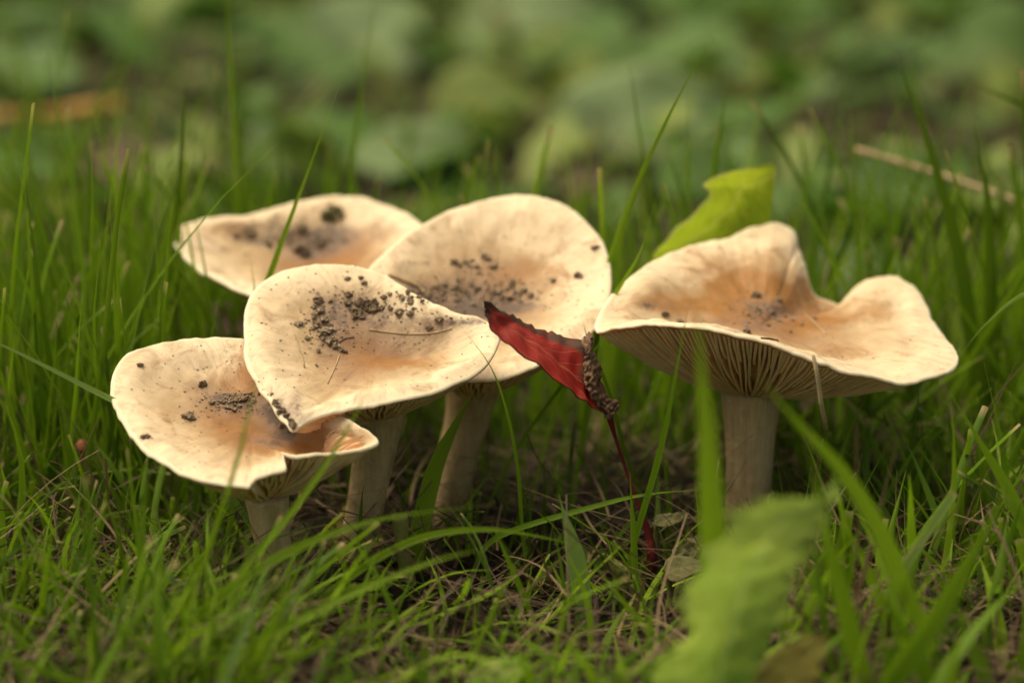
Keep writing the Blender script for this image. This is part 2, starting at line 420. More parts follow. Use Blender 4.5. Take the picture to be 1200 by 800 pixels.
    for k in range(npth):
        for a in range(nn):
            th = 2*math.pi*a/nn; d = Vector((math.cos(th), math.sin(th), 0))
            r = rr[k]*(1+.07*noise.noise((d.x*1.5+seed, d.y*1.5, pi[k, 2]*.7))+.03*noise.noise((d.x*5, d.y*5+seed, pi[k, 2]*2)))
            SV.append((pi[k, 0]+d.x*r, pi[k, 1]+d.y*r, pi[k, 2]))
    for k in range(npth-1):
        for a in range(nn):
            b_ = k*nn+a; c = k*nn+(a+1) % nn; SF.append((b_, c, c+nn, b_+nn))
    SF.append(tuple(range(nn))[::-1]); SF.append(tuple(range((npth-1)*nn, npth*nn)))
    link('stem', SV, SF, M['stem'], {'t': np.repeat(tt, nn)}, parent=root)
    return root

def onp(pts, f): return [(x, y, f(y)+(d[0] if d else 0)) for x, y, *d in pts]
# front-left cap (key A)
fA = tilt_plane((565, 51.4), (397, 55.9))
rimA = onp([(131, 455), (138, 428), (158, 411), (200, 401), (250, 397), (292, 399), (325, 418), (352, 446), (385, 478), (425, 502),
            (443, 517), (420, 527), (385, 531), (346, 536), (331, 531), (335, 550), (300, 560), (292, 570), (250, 565), (210, 553), (176, 532), (152, 505), (136, 478)], fA)
baseA = (P(332, 700, 53.4))
mushroom('A', 'front left mushroom with a torn rim, tucked under the cap of its right neighbour', rimA, (296, 478, fA(478)+.2), .45,
         (312, 586, 53.3), [(P(332, 700, 53.3)+[0, 0, -.5]), P(326, 660, 53.3), P(317, 625, 53.3), P(312, 580, 53.3)], [.40, .37, .36, .38, .45],
         ngill=62, corners=(12, 13, 14, 15, 16), seed=3, bowl=1.5, shelf=.25,
         bumps=[(300, 450, 70, 40, -.10), (380, 520, 50, 16, -.35), (180, 440, 60, 30, .08)],
         ochre=[(292, 432, 22, 26, .9), (265, 450, 30, 25, .5), (195, 427, 14, 6, .5), (320, 520, 40, 16, .5), (390, 515, 50, 16, 1.3), (250, 500, 60, 20, .3)],
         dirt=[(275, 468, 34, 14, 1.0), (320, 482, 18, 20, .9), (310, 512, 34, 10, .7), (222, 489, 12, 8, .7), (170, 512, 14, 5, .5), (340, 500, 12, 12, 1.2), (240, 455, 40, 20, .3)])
# centre cap (key B)
fB = tilt_plane((503, 52.75), (310, 57.5))
rimB = onp([(287, 392), (289, 360), (303, 336), (335, 318), (375, 310), (420, 313), (455, 325), (485, 345), (522, 363), (562, 374), (582, 384),
            (583, 402), (568, 428), (540, 446), (500, 461), (445, 472), (400, 480), (368, 490), (345, 503), (333, 494), (318, 474), (300, 447), (288, 420)], fB)
mushroom('B', 'centre mushroom with a heart shaped wavy cap and two dark soil clumps', rimB, (437, 398, fB(398)+.3), .42,
         (441, 492, 55.5), [(P(412, 655, 55.6)+[0, 0, -.5]), P(419, 640, 55.6), P(432, 570, 55.65), P(442, 515, 55.7), P(444, 478, 55.7)], [.50, .42, .40, .43, .50, .6],
         ngill=74, seed=8, bowl=1.5, shelf=.3,
         bumps=[(480, 405, 75, 22, -.28), (520, 430, 60, 20, .12), (345, 480, 30, 40, .10), (330, 380, 40, 40, .10), (400, 335, 60, 18, .10)],
         ochre=[(480, 415, 60, 16, .6), (355, 345, 14, 10, .35), (330, 352, 12, 8, .4), (318, 340, 12, 8, .2), (360, 470, 20, 18, .25), (430, 455, 60, 10, .2)],
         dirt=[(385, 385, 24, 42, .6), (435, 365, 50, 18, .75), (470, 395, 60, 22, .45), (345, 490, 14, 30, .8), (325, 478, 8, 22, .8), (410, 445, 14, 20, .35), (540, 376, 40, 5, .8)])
# back right cap of the cluster (key C)
fC = tilt_plane((437, 55.8), (230, 61))
rimC = onp([(430, 320), (458, 291), (498, 262), (540, 243), (590, 231), (632, 231), (667, 245), (692, 266), (709, 292), (715, 320), (713, 350), (704, 374),
            (688, 393), (655, 415), (610, 436), (565, 446), (520, 438), (480, 412), (448, 375), (430, 345)], fC)
mushroom('C', 'tallest mushroom of the left cluster with a broad round cap behind the red leaf', rimC, (575, 345, fC(345)+.3), .5,
         (553, 468, 57.7), [(P(512, 612, 58.0)+[0, 0, -.7]), P(518, 600, 58.0), P(534, 540, 58.0), P(548, 490, 58), P(556, 450, 57.9)], [.58, .50, .46, .46, .5, .6],
         ngill=74, seed=15, bowl=1.5, shelf=.3,
         bumps=[(545, 350, 70, 22, -.18), (620, 260, 70, 20, .08), (650, 380, 50, 24, .10)],
         ochre=[(640, 320, 50, 16, .45), (650, 265, 40, 10, .15), (520, 300, 60, 10, .2), (600, 318, 60, 20, .25)],
         dirt=[(550, 345, 60, 22, .85), (480, 345, 30, 14, .8), (610, 355, 30, 10, .5), (560, 362, 60, 9, .7), (680, 322, 22, 6, .45), (560, 310, 40, 14, .3), (698, 290, 5, 6, .8)])
# back left cap (key D)
fD = tilt_plane((347, 59.2), (231, 63.6))
rimD = onp([(206, 283), (213, 266), (250, 256), (300, 251), (340, 239), (390, 231), (430, 234), (465, 246), (492, 262), (505, 285), (490, 312), (450, 335), (400, 350),
            (350, 353), (300, 347), (255, 328), (222, 306)], fD)
mushroom('D', 'hindmost mushroom at upper left with a flat cap tilted toward the back', rimD, (372, 292, fD(292)+.3), .5,
         (372, 375, 62.0), [(P(366, 520, 62.0)+[0, 0, -.5]), P(366, 510, 62.0), P(370, 440, 62), P(372, 372, 62.0)], [.5, .44, .42, .5],
         ngill=60, seed=22, bowl=1.6, shelf=.3,
         bumps=[(350, 290, 80, 20, -.18), (300, 258, 60, 10, .1)],
         ochre=[(400, 300, 50, 30, .55), (300, 270, 70, 14, .4), (250, 268, 30, 8, .3), (430, 285, 40, 20, .3)],
         dirt=[(340, 275, 60, 14, .7), (395, 275, 30, 18, .7), (360, 295, 30, 12, .6), (440, 300, 24, 10, .3)])
# right mushroom (key E): its own depths, the back rim stands up in lobes
rimE = [(700, 386, 56.3), (712, 352, 57.2), (738, 326, 58.2), (770, 305, 59.2), (805, 291, 60.0), (850, 280, 60.6), (882, 267, 61.0), (910, 262, 61.2), (931, 271, 61.1),
        (935, 288, 60.8), (942, 308, 60.4), (949, 334, 60.1), (960, 349, 60.0), (985, 358, 59.9), (1002, 362, 59.8), (1007, 350, 60.1), (1012, 337, 60.4), (1026, 327, 60.5), (1046, 325, 60.2), (1066, 333, 59.7), (1082, 350, 59.1),
        (1092, 374, 58.4), (1108, 397, 57.4), (1121, 414, 56.4), (1118, 430, 55.7), (1098, 440, 55.2), (1060, 447, 54.8), (1020, 441, 54.4), (980, 431, 54.1), (940, 416, 53.9),
        (900, 401, 53.9), (850, 388, 54.0), (800, 381, 54.4), (750, 379, 55.1)]
mushroom('E', 'right hand mushroom showing its gills, with a wavy cap rising in two lobes', rimE, (890, 372, 57.2), .38,
         (880, 462, 57.3), [(P(872, 628, 57.0)+[0, 0, -.6]), P(874, 615, 57.0), P(878, 560, 57.1), P(880, 510, 57.2), P(881, 455, 57.3)], [.52, .46, .46, .49, .54, .66],
         ngill=92, seed=31, bowl=1.9, shelf=.22, gd=.27, dexp=1.3, n=380,
         bumps=[(900, 335, 60, 18, -.15), (982, 354, 40, 15, -.30), (1040, 395, 40, 20, .08), (760, 345, 40, 24, .12), (1052, 352, 14, 10, -.12), (905, 290, 25, 14, .10)],
         ochre=[(900, 350, 80, 28, 1.0), (860, 325, 60, 25, .7), (960, 370, 70, 16, .7), (770, 358, 60, 10, .8), (820, 300, 40, 12, .35), (1040, 360, 30, 30, .25), (1000, 410, 80, 12, .3), (888, 300, 40, 10, .3)],
         dirt=[(905, 365, 50, 18, .75), (760, 361, 12, 5, .8), (885, 350, 26, 10, .5), (880, 385, 40, 8, .5), (890, 302, 14, 5, .5)], edge_t=.065)

# ------------------------------------------------------------------ soil crumbs, threads, debris lying on the caps
def hit(px, py, keys='ABCDE'):
    o = Vector((0, 0, CAM_H)); d = Vector(ray(px, py)).normalized(); best = None
    for k in keys:
        h = BVH[k].ray_cast(o, d)
        if h[0] and (best is None or h[3] < best[3]): best = h
    return np.array(best[0]) if best else None
bm = bmesh.new(); bmesh.ops.create_icosphere(bm, subdivisions=2, radius=1)
ICO_V = np.array([v.co[:] for v in bm.verts]); ICO_F = [tuple(v.index for v in f.verts) for f in bm.faces]; bm.free()
bm = bmesh.new(); bmesh.ops.create_icosphere(bm, subdivisions=1, radius=1)
ICO1_V = np.array([v.co[:] for v in bm.verts]); ICO1_F = [tuple(v.index for v in f.verts) for f in bm.faces]; bm.free()
def lump(c, r, V, F, flat=.7, lo=False):
    iv, jf = (ICO1_V, ICO1_F) if lo else (ICO_V, ICO_F)
    off = random.random()*50; b0 = len(V)
    sc = np.array([r*random.uniform(.7, 1.3), r*random.uniform(.7, 1.3), r*flat*random.uniform(.7, 1.2)])
    a = random.random()*6.28; ca, sa = math.cos(a), math.sin(a)
    for v in iv:
        k = 1+.8*noise.noise((v[0]*1.3+off, v[1]*1.3, v[2]*1.3))+.75*noise.noise((v[0]*2.7+off, v[1]*2.7, v[2]*2.7))
        p = v*sc*k; V.append((c[0]+p[0]*ca-p[1]*sa, c[1]+p[0]*sa+p[1]*ca, c[2]+p[2]))
    F += [tuple(i+b0 for i in f) for f in jf]
def clump(blobs, mat, label, group=None, name='soil_clump', cat='soil clump'):
    V, F = [], []
    for px, py, rp in blobs:
        h = hit(px, py)
        if h is None: continue
        r = rp*h[1]/FPX; lump(h+[0, 0, r*.30], r, V, F)
    o = link(name, V, F, mat, smooth=False); tag(o, label, cat, group); return o
def scatter(cx, cy, rx, ry, n, r0, r1):
    return [(cx+random.gauss(0, rx), cy+random.gauss(0, ry), random.uniform(r0, r1)) for _ in range(n)]
clump(scatter(433, 359, 13, 5, 34, 2.0, 5.0)+scatter(422, 368, 7, 4, 12, 2, 5), M['crumb'], 'darkest crumbly soil clump on the centre cap, right of its twisted debris')
clump([(372, 353, 5), (368, 361, 4.5), (376, 366, 5), (368, 372, 5), (380, 375, 5), (372, 381, 4), (384, 388, 6), (376, 392, 5), (390, 398, 5), (394, 408, 6), (386, 403, 5), (401, 411, 4)]+scatter(380, 384, 7, 17, 30, 1.5, 3.5),
      M['crumb2'], 'long twisted brown debris clump on the left half of the centre cap')
CG = 'loose soil crumbs on the caps'
for px, py, r, k, lab in [(350, 380, 6.5, 'crumb2', 'squarish grey crumb left of the twisted debris on the centre cap'),
        (468, 366, 7, 'crumb2', 'flat grey brown crumb just right of the dark soil clump on the centre cap'),
        (481, 367, 5, 'crumb2', 'small flat crumb at the right end of the centre cap soil row'),
        (514, 375, 5.5, 'crumb', 'dark crumb near the rim where the centre and tall caps meet'),
        (503, 385, 4.5, 'crumb', 'dark crumb below the last one on the right of the centre cap'),
        (407, 327, 4.5, 'crumb2', 'lone round crumb near the upper rim of the centre cap'),
        (423, 326, 4, 'crumb', 'upper of two black specks at the top rim of the centre cap'),
        (427, 332, 4, 'crumb', 'lower of two black specks at the top rim of the centre cap'),
        (360, 397, 4, 'crumb2', 'small crumb at the left foot of the twisted debris'),
        (292, 274, 9, 'crumb2', 'dark grey crumb left of the moss on the hindmost cap'),
        (277, 277, 5, 'crumb', 'small crumb farthest left on the hindmost cap'),
        (350, 291, 10, 'crumb2', 'large grey crumb in the hollow of the hindmost cap'),
        (357, 300, 7, 'crumb', 'dark crumb stuck below the large grey one on the hindmost cap'),
        (374, 285, 8, 'crumb2', 'grey crumb right of the large one on the hindmost cap'),
        (352, 268, 8, 'crumb2', 'crumb beside the blade of grass on the hindmost cap'),
        (315, 287, 5, 'crumb', 'flat dark speck low on the hindmost cap'),
        (698, 291, 5, 'crumb', 'dark oval crumb near the right rim of the tall cap'),
        (677, 323, 6, 'crumb', 'dark crumb on the right part of the tall cap below the rim crumb'),
        (648, 329, 5, 'crumb2', 'brown crumb at the middle right of the tall cap'),
        (600, 332, 6, 'crumb2', 'crumb above the curled tip of the red leaf'),
        (569, 302, 7, 'crumb2', 'topmost grey crumb on the tall cap'),
        (578, 313, 6, 'crumb2', 'crumb next below the topmost one on the tall cap'),
        (559, 339, 5, 'crumb', 'dark crumb in the centre hollow of the tall cap'),
        (237, 451, 6, 'crumb', 'dark oval crumb in the middle of the front left cap'),
        (222, 489, 7, 'crumb2', 'greyish pellet on the lower part of the front left cap'),
        (164, 428, 4.5, 'crumb', 'tiny dark crumb near the left upper rim of the front left cap'),
        (170, 512, 5.5, 'crumb', 'dark flake near the lower left rim of the front left cap'),
        (875, 389, 6, 'crumb', 'dark crumb sitting near the front rim of the right cap'),
        (885, 347, 6, 'crumb', 'dark crumb in the upper hollow of the right cap'),
        (887, 364, 6, 'crumb2', 'grey brown crumb in the hollow of the right cap'),
        (912, 352, 6, 'crumb2', 'crumb farthest right in the hollow of the right cap'),
        (797, 377, 5, 'crumb2', 'flat crumb by the front rim near the thin upright blade'),
        (779, 369, 5, 'crumb', 'small black flake on the left part of the right cap')]:
    clump([(px, py, r*.8), (px+r*.35, py-r*.15, r*.55), (px-r*.3, py+r*.15, r*.5), (px+random.uniform(-.3, .3)*r, py+random.uniform(-.2, .2)*r, r*.45)], M[k], lab, CG, 'soil_crumb', 'crumb')
clump(scatter(388, 252, 7, 4, 16, 2.5, 5.5)+[(396, 246, 5), (399, 254, 5), (381, 256, 5)], M['mossy'], 'olive tuft of moss debris near the back rim of the hindmost cap', None, 'moss_tuft', 'moss')
clump(scatter(545, 345, 26, 8, 40, 1.5, 3.5)+scatter(600, 346, 12, 4, 16, 2, 4)+scatter(548, 310, 9, 3, 8, 2, 4), M['crumb2'], 'broken band of grey crumbs across the middle of the tall cap')
clump(scatter(493, 345, 14, 6, 26, 1.5, 4), M['crumb2'], 'grey crumbs gathered at the left of the tall cap beside a twig')
clump(scatter(278, 467, 17, 4, 30, 1.5, 4)+scatter(270, 474, 8, 3, 12, 2, 4.5), M['crumb2'], 'grey smear of crumbs in the hollow of the front left cap')
clump([(317+i*1.9+random.gauss(0, 2.5), 468+i*2.1+random.gauss(0, 1.5), random.uniform(1.5, 4)) for i in range(17)]+scatter(340, 501, 5, 3, 8, 2, 4), M['crumb'], 'line of dark soil where the centre cap presses on the front left cap')
clump(scatter(905, 372, 22, 8, 22, 1.2, 3), M['crumb2'], 'fine crumbs strewn over the hollow of the right cap')
def specks(pxs, name_label):
    V, F = [], []
    for x, y, r in pxs:
        h = hit(x, y)
        if h is None: continue
        r = r*h[1]/FPX; lump(h+[0, 0, r*.15], r, V, F, .6, True)
    o = link('soil_specks', V, F, M['crumb2'], smooth=False); tag(o, name_label, 'specks', None, 'stuff')
specks(scatter(385, 380, 20, 26, 90, .5, 2.0)+scatter(440, 365, 28, 11, 80, .5, 2.2)+scatter(555, 342, 42, 12, 260, .5, 2.2)+scatter(400, 370, 60, 38, 150, .5, 1.5)+scatter(560, 340, 70, 35, 170, .5, 1.5)+scatter(275, 470, 26, 8, 120, .5, 2)+scatter(345, 280, 40, 12, 120, .6, 2.2)+scatter(900, 366, 28, 10, 130, .5, 1.8)+scatter(340, 285, 55, 18, 70, .6, 1.8)+scatter(260, 470, 50, 38, 110, .5, 1.5)+scatter(890, 370, 70, 25, 120, .5, 1.5),
       'tiny dark soil specks sprinkled over the five caps')

def tube(pts, r, n=6, cap=True):
    pts = np.array(pts, float); V, F = [], []; m = len(pts)
    r = np.interp(np.linspace(0, 1, m), np.linspace(0, 1, len(r)), r) if hasattr(r, '__len__') else np.full(m, r)
    ref = np.array([.13, .9, .4])
    for i in range(m):
        t = pts[min(i+1, m-1)]-pts[max(i-1, 0)]; t /= np.linalg.norm(t)+1e-9
        a = np.cross(t, ref); a /= np.linalg.norm(a)+1e-9; b = np.cross(t, a)
        for k in range(n):
            th = 2*math.pi*k/n; V.append(pts[i]+(a*math.cos(th)+b*math.sin(th))*r[i])
    for i in range(m-1):
        for k in range(n):
            F.append((i*n+k, i*n+(k+1) % n, (i+1)*n+(k+1) % n, (i+1)*n+k))
    F.append(tuple(range(n))[::-1]); F.append(tuple(range((m-1)*n, m*n)))
    return V, F
def catm(pts, per=8):
    pts = np.array(pts, float); out = []
    e = np.concatenate([[2*pts[0]-pts[1]], pts, [2*pts[-1]-pts[-2]]])
    for i in range(len(pts)-1):
        p0, p1, p2, p3 = e[i:i+4]
        for t in np.linspace(0, 1, per, endpoint=False):
            out.append(.5*((2*p1)+(-p0+p2)*t+(2*p0-5*p1+4*p2-p3)*t*t+(-p0+3*p1-3*p2+p3)*t**3))
    out.append(pts[-1]); return np.array(out)
def cap_thread(pxs, r, mat, label, name='straw', cat='straw'):
    pts = [hit(x, y)+[0, 0, r*1.1] for x, y in catm([(a, b) for a, b in pxs], 5)]
    V, F = tube(pts, r); tag(link(name, V, F, mat), label, cat)
cap_thread([(434, 387), (455, 390), (480, 392), (505, 391), (530, 386)], .015, M['straw'], 'yellowish straw lying level across the centre cap')
cap_thread([(345, 392), (350, 408), (357, 431)], .016, M['straw'], 'short thin needle on the left of the centre cap')
cap_thread([(398, 416), (392, 432), (384, 450)], .010, M['straw'], 'thin dark fibre below the twisted debris', 'plant_fibre', 'fibre')
cap_thread([(397, 402), (405, 397), (415, 396)], .012, M['crumb'], 'little curled fibre right of the twisted debris', 'plant_fibre', 'fibre')
cap_thread([(455, 323), (475, 331), (490, 337), (498, 345)], .035, M['straw'], 'brown twig at the left edge of the tall cap', 'twig', 'twig')
cap_thread([(930, 358), (945, 370), (960, 384), (968, 392)], .012, M['straw'], 'pale hair thin straw in the hollow of the right cap')
cap_thread([(892, 397), (903, 398), (912, 400)], .018, M['crumb'], 'short dark fibre at the front rim of the right cap', 'plant_fibre', 'fibre')

# ------------------------------------------------------------------ grass
def ribbon(pts, width, tw=0.0, rnd=.5, tipcut=False, vf=.22, nrm=None):
    "blade: three vertices across with a sunken midrib"
    pts = np.array(pts, float); m = len(pts); V, F, T, U = [], [], [], []
    for i in range(m):
        t = i/(m-1); tg = pts[min(i+1, m-1)]-pts[max(i-1, 0)]; tg /= np.linalg.norm(tg)+1e-9
        view = np.array([0, -CA, SA]) if nrm is None else nrm
        side = np.cross(tg, view); side /= np.linalg.norm(side)+1e-9; nv = np.cross(side, tg)
        a = tw*(t-.3)+.35*math.sin(rnd*40); side2 = side*math.cos(a)+nv*math.sin(a); nv2 = nv*math.cos(a)-side*math.sin(a)
        prof = min(1, .55+t*1.6)*(1 if tipcut else 1-smoothstep(.45, 1.02, t)**1.1)
        if tipcut: prof *= 1-.35*t
        wd = width*.5*max(prof, .03)
        V += [pts[i]-side2*wd, pts[i]-nv2*wd*vf*2, pts[i]+side2*wd]; T += [t]*3; U += [0, .5, 1]
        if i:
            a0 = 3*(i-1); F += [(a0, a0+1, a0+4, a0+3), (a0+1, a0+2, a0+5, a0+4)]
    return V, F, T, U
def blade(pxs, Y0, Y1, width, label, mat='grass', rnd=None, tw=.6, cut=False, name='grass_blade', cat='grass blade', toground=True):
    "traced from root to tip; the root goes on down into the soil"
    L = np.r_[0, np.cumsum(np.linalg.norm(np.diff(np.array(pxs, float), axis=0), axis=1))]; L /= L[-1]
    pts = [P(x, y, Y0+(Y1-Y0)*l) for (x, y), l in zip(pxs, L)]
    if toground:
        p0 = pts[0]; g = float(gz(p0[0], p0[1]))-.2
        if p0[2] > g+.3:
            d = (pts[0]-pts[1]); d /= np.linalg.norm(d)
            h = p0[2]-g; q = p0+np.array([np.clip(d[0], -.5, .5)*h, np.clip(d[1], -.3, .3)*h, 0]); q[2] = g
            mid = (p0+q)/2+np.array([d[0]*.1*h, 0, 0]); pts = [q, mid]+pts
    c = catm(pts, 7); r = random.random() if rnd is None else (rnd*.6 if rnd < .35 else min(1, rnd*.8+.25))
    V, F, T, U = ribbon(c, width, tw, r, cut)
    o = link(name, V, F, M[mat], {'t': T, 'u': U, 'rnd': [r]*len(V)}, origin=tuple(c[0])); tag(o, label, cat, 'grass blades that stand out among the lawn'); return o
B = blade
B([(203, 420), (206, 300), (213, 180), (220, 68)], 61.5, 61.5, .30, 'tall dark upright blade rising left of the hindmost cap', rnd=.1, tw=.2)
B([(285, 400), (308, 345), (335, 270), (365, 190), (398, 100)], 58.6, 58.0, .16, 'long bright blade slanting across the hindmost cap', rnd=.75, tw=.5)
B([(302, 400), (299, 346), (292, 292)], 58.9, 58.4, .09, 'short brown tipped blade in front of the hindmost cap', rnd=.6)
B([(690, 470), (703, 378), (730, 330), (752, 290), (770, 226)], 57.6, 57.2, .13, 'kinked blade rising between the tall cap and the right cap', rnd=.7)
B([(700, 350), (725, 275), (758, 190), (800, 105), (838, 38)], 59, 58.6, .14, 'longest blade leaning right into the blurred background', rnd=.6, tw=.3)
B([(672, 280), (680, 240), (697, 150)], 65, 65, .13, 'faint blade behind the right shoulder of the tall cap', rnd=.7)
B([(765, 560), (780, 500), (795, 420), (812, 328)], 53.2, 52.6, .13, 'thin sharp blade standing before the gills of the right cap', rnd=.5)
B([(838, 780), (836, 640), (830, 520), (822, 430), (815, 340)], 45.6, 44.6, .46, 'wide blurred blade in front of the gills of the right cap', rnd=.95, tw=.1)
B([(1060, 690), (1030, 620), (985, 550), (930, 490), (885, 435)], 47.5, 46.3, .34, 'blurred blade curving up leftward below the right cap', rnd=.8, tw=.2)
B([(1010, 790), (985, 690), (962, 600), (945, 510)], 46.8, 46.5, .36, 'blurred upright blade below the right cap, left of the big curve', rnd=.7, tw=.2)
B([(1330, 520), (1290, 400), (1245, 345), (1200, 345), (1155, 380), (1123, 419)], 57, 56.3, .17, 'pale arching blade whose tip touches the right tip of the right cap', mat='grass_pale', rnd=.5, tw=.3)
B([(1225, 680), (1190, 590), (1150, 520), (1113, 460)], 52, 52.4, .32, 'broad pointed blade leaning left at the right edge', rnd=.7, tw=.4)
B([(1180, 570), (1172, 510), (1153, 424)], 54, 54.2, .15, 'narrow blade just behind the broad pointed one at the right edge', rnd=.5)
B([(1140, 400), (1122, 290), (1085, 160), (1042, 45)], 61.5, 61.5, .36, 'tall dark blade leaning left in the upper right background', rnd=.3, tw=.5)
B([(1162, 380), (1158, 240), (1135, 120)], 61.5, 61.5, .34, 'dark broad blade at far upper right with a pale tip', rnd=.25, tw=.5)
B([(1300, 220), (1240, 150), (1200, 125), (1108, 83)], 65, 64, .36, 'blade leaning almost level in the upper right corner', rnd=.2)
B([(955, 370), (975, 320), (1003, 262), (1040, 185)], 63.5, 63, .17, 'sharp blade leaning right behind the valley of the right cap', rnd=.3)
B([(925, 345), (955, 290), (1005, 215)], 72, 72, .25, 'blurred pale tipped blade behind the left lobe of the right cap', rnd=.6)
B([(1060, 345), (1080, 285), (1100, 220)], 62.5, 62.5, .13, 'thin blade rising just behind the right lobe of the right cap', rnd=.5)
B([(1082, 350), (1115, 285), (1150, 228)], 62, 62, .12, 'thin blade parallel to its neighbour and farther right behind the right lobe', rnd=.6)
B([(240, 545), (170, 490), (95, 450), (0, 403), (-40, 388)], 54.2, 53.5, .14, 'pale blade lying leftward over the lawn beside the front left cap', mat='grass_pale', rnd=.4, tw=.2)
B([(483, 660), (508, 555), (535, 495), (560, 450)], 54.6, 55.2, .42, 'broad blade in front of the stem of the tall mushroom', rnd=1.0, tw=.1)
B([(380, 700), (440, 655), (500, 628), (570, 620), (640, 630), (745, 655)], 50.8, 51.2, .15, 'long blade bowed level across the dark gap below the cluster', rnd=.85, tw=.2)
B([(747, 740), (743, 640), (738, 553)], 53.2, 53.2, .14, 'upright pointed blade beside the pale bud', rnd=.6, tw=.2)
B([(688, 750), (676, 660), (655, 580)], 52.4, 52.6, .42, 'broad pale folded blade standing in the dark gap', mat='grass_pale', rnd=.2, tw=.3)
B([(790, 775), (735, 710), (680, 640)], 50.2, 50.4, .24, 'bright blade leaning left across the foot of the pale folded blade', rnd=.9)
B([(635, 750), (606, 680), (575, 610)], 51.5, 51.7, .12, 'thin blade leaning left in the middle of the dark gap', rnd=.6)
B([(245, 640), (278, 540), (295, 470), (318, 403)], 48.6, 48.3, .09, 'thin blurred blade crossing the front left cap', rnd=.8)
B([(190, 775), (290, 660), (345, 595), (400, 515), (448, 425)], 50, 49.6, .13, 'long blurred blade slanting over the torn flap of the front left cap', rnd=.7, tw=.3)
B([(612, 620), (604, 530), (580, 440), (536, 377)], 54.2, 53.9, .08, 'hair thin blade in front of the right corner of the centre cap', rnd=.6)
B([(730, 520), (712, 455), (690, 400), (683, 376)], 56.2, 56, .10, 'dark blade at the join of the tall cap and right cap', rnd=.2)
B([(660, 450), (690, 418), (726, 372)], 56.6, 55.6, .08, 'short thin blade crossing left of the right cap', rnd=.6)
B([(585, 628), (700, 592), (765, 578), (838, 573)], 54.0, 53.6, .12, 'straight blade lying nearly level below the red stalk', rnd=.5, tw=.2)
B([(1000, 790), (1040, 700), (1075, 640), (1118, 577)], 50.4, 50.6, .26, 'pale cut blade at lower right with a blunt tip', mat='grass_pale', rnd=.6, cut=True, tw=.3)
B([(255, 810), (290, 730), (330, 615)], 46.5, 46.2, .26, 'bright blurred blade at the bottom in front of the left stem', mat='grass_pale', rnd=.3, tw=.2)
B([(180, 770), (300, 668), (430, 612), (580, 590)], 49, 49.4, .22, 'blurred green blade reaching right below the front left cap', rnd=.85, tw=.2)
B([(260, 780), (370, 715), (500, 660), (580, 640)], 48.2, 48.2, .18, 'lower blurred blade reaching right, beneath the first', rnd=.75, tw=.2)
B([(300, 800), (420, 735), (555, 710)], 47.6, 47.6, .18, 'lowest of the blurred blades reaching right at the bottom', rnd=.8, tw=.2)
B([(1045, 800), (1100, 720), (1150, 630), (1195, 545)], 46, 46, .45, 'wide blurred blade leaning right in the bottom right corner', rnd=.6, tw=.2)
B([(1090, 800), (1060, 740), (1000, 640)], 46.5, 46.5, .34, 'wide blurred blade leaning left in the bottom right corner', rnd=.5, tw=.2)
B([(860, 640), (930, 620), (1010, 575), (1090, 545)], 58.5, 58.5, .14, 'thin dark blade lying over the dry thatch at right', rnd=.2)
B([(950, 700), (1030, 640), (1110, 600)], 54.5, 54.5, .13, 'thin blade lying toward the right behind the big soft leaf', rnd=.4)
B([(60, 520), (50, 400), (15, 300), (0, 270)], 60, 59, .14, 'blade leaning left near the left edge', rnd=.5)
B([(75, 500), (110, 400), (118, 350), (150, 255)], 59.5, 59, .12, 'slim blade rising straight left of the clump', rnd=.7)
B([(178, 440), (160, 350), (142, 222)], 61, 61, .13, 'light blade with a thin yellow tip, left of the dark upright one', rnd=.8)
B([(240, 400), (210, 330), (178, 225)], 61.2, 60.8, .15, 'blade bending over the left tip of the hindmost cap', rnd=.6)
B([(170, 410), (200, 340), (212, 300), (224, 200)], 60, 60, .10, 'very thin blade beside the left tip of the hindmost cap', rnd=.6)
B([(250, 390), (235, 355), (213, 320), (200, 300)], 59.3, 59, .17, 'dark short blade beneath the left end of the hindmost cap', rnd=.05)
B([(428, 290), (412, 200), (416, 145)], 66, 66, .16, 'stubby blade behind the hindmost cap', rnd=.7)
B([(500, 290), (512, 220), (524, 158)], 66, 66, .13, 'blade with dry tip between the hindmost and tall caps', rnd=.7)
B([(540, 260), (550, 220), (562, 182)], 65, 65, .13, 'short blade with a cut tip behind the tall cap', rnd=.8, cut=True)
B([(633, 260), (634, 215), (635, 175)], 66, 66, .11, 'tiny upright blade behind the top of the tall cap', rnd=.5)
B([(852, 290), (853, 210), (853, 128)], 70, 70, .17, 'upright blade left of the lime leaf', rnd=.7)
B([(886, 250), (885, 160), (886, 85)], 76, 76, .20, 'upright blurred blade behind the lime leaf', rnd=.6)
B([(1065, 400), (1090, 330), (1110, 290), (1140, 250)], 66, 66, .14, 'pale thin blade among the grass at the right', rnd=.9)
B([(40, 120), (0, 0), (-10, -40)], 90, 88, .3, 'very blurred blade at the top left corner', mat='grass_far', rnd=.3)
B([(70, 210), (130, 100), (190, -20)], 84, 82, .34, 'wide blurred blade slanting right in the top left', mat='grass_far', rnd=.6)
B([(20, 160), (60, 80), (100, -10)], 84, 83, .26, 'narrower blurred blade slanting at the top left', mat='grass_far', rnd=.5)
# cut stalk
V, F = tube(catm([P(480, 690, 53.8), P(472, 640, 53.8), P(468, 603, 53.8)], 6), [.16, .15, .17], 12)
tag(link('cut_stalk', V, F, M['bud'], {'t': [0]*len(V), 'u': [.5]*len(V)}), 'pale cut plant stalk with a flat top in front of the tall stem', 'stalk')
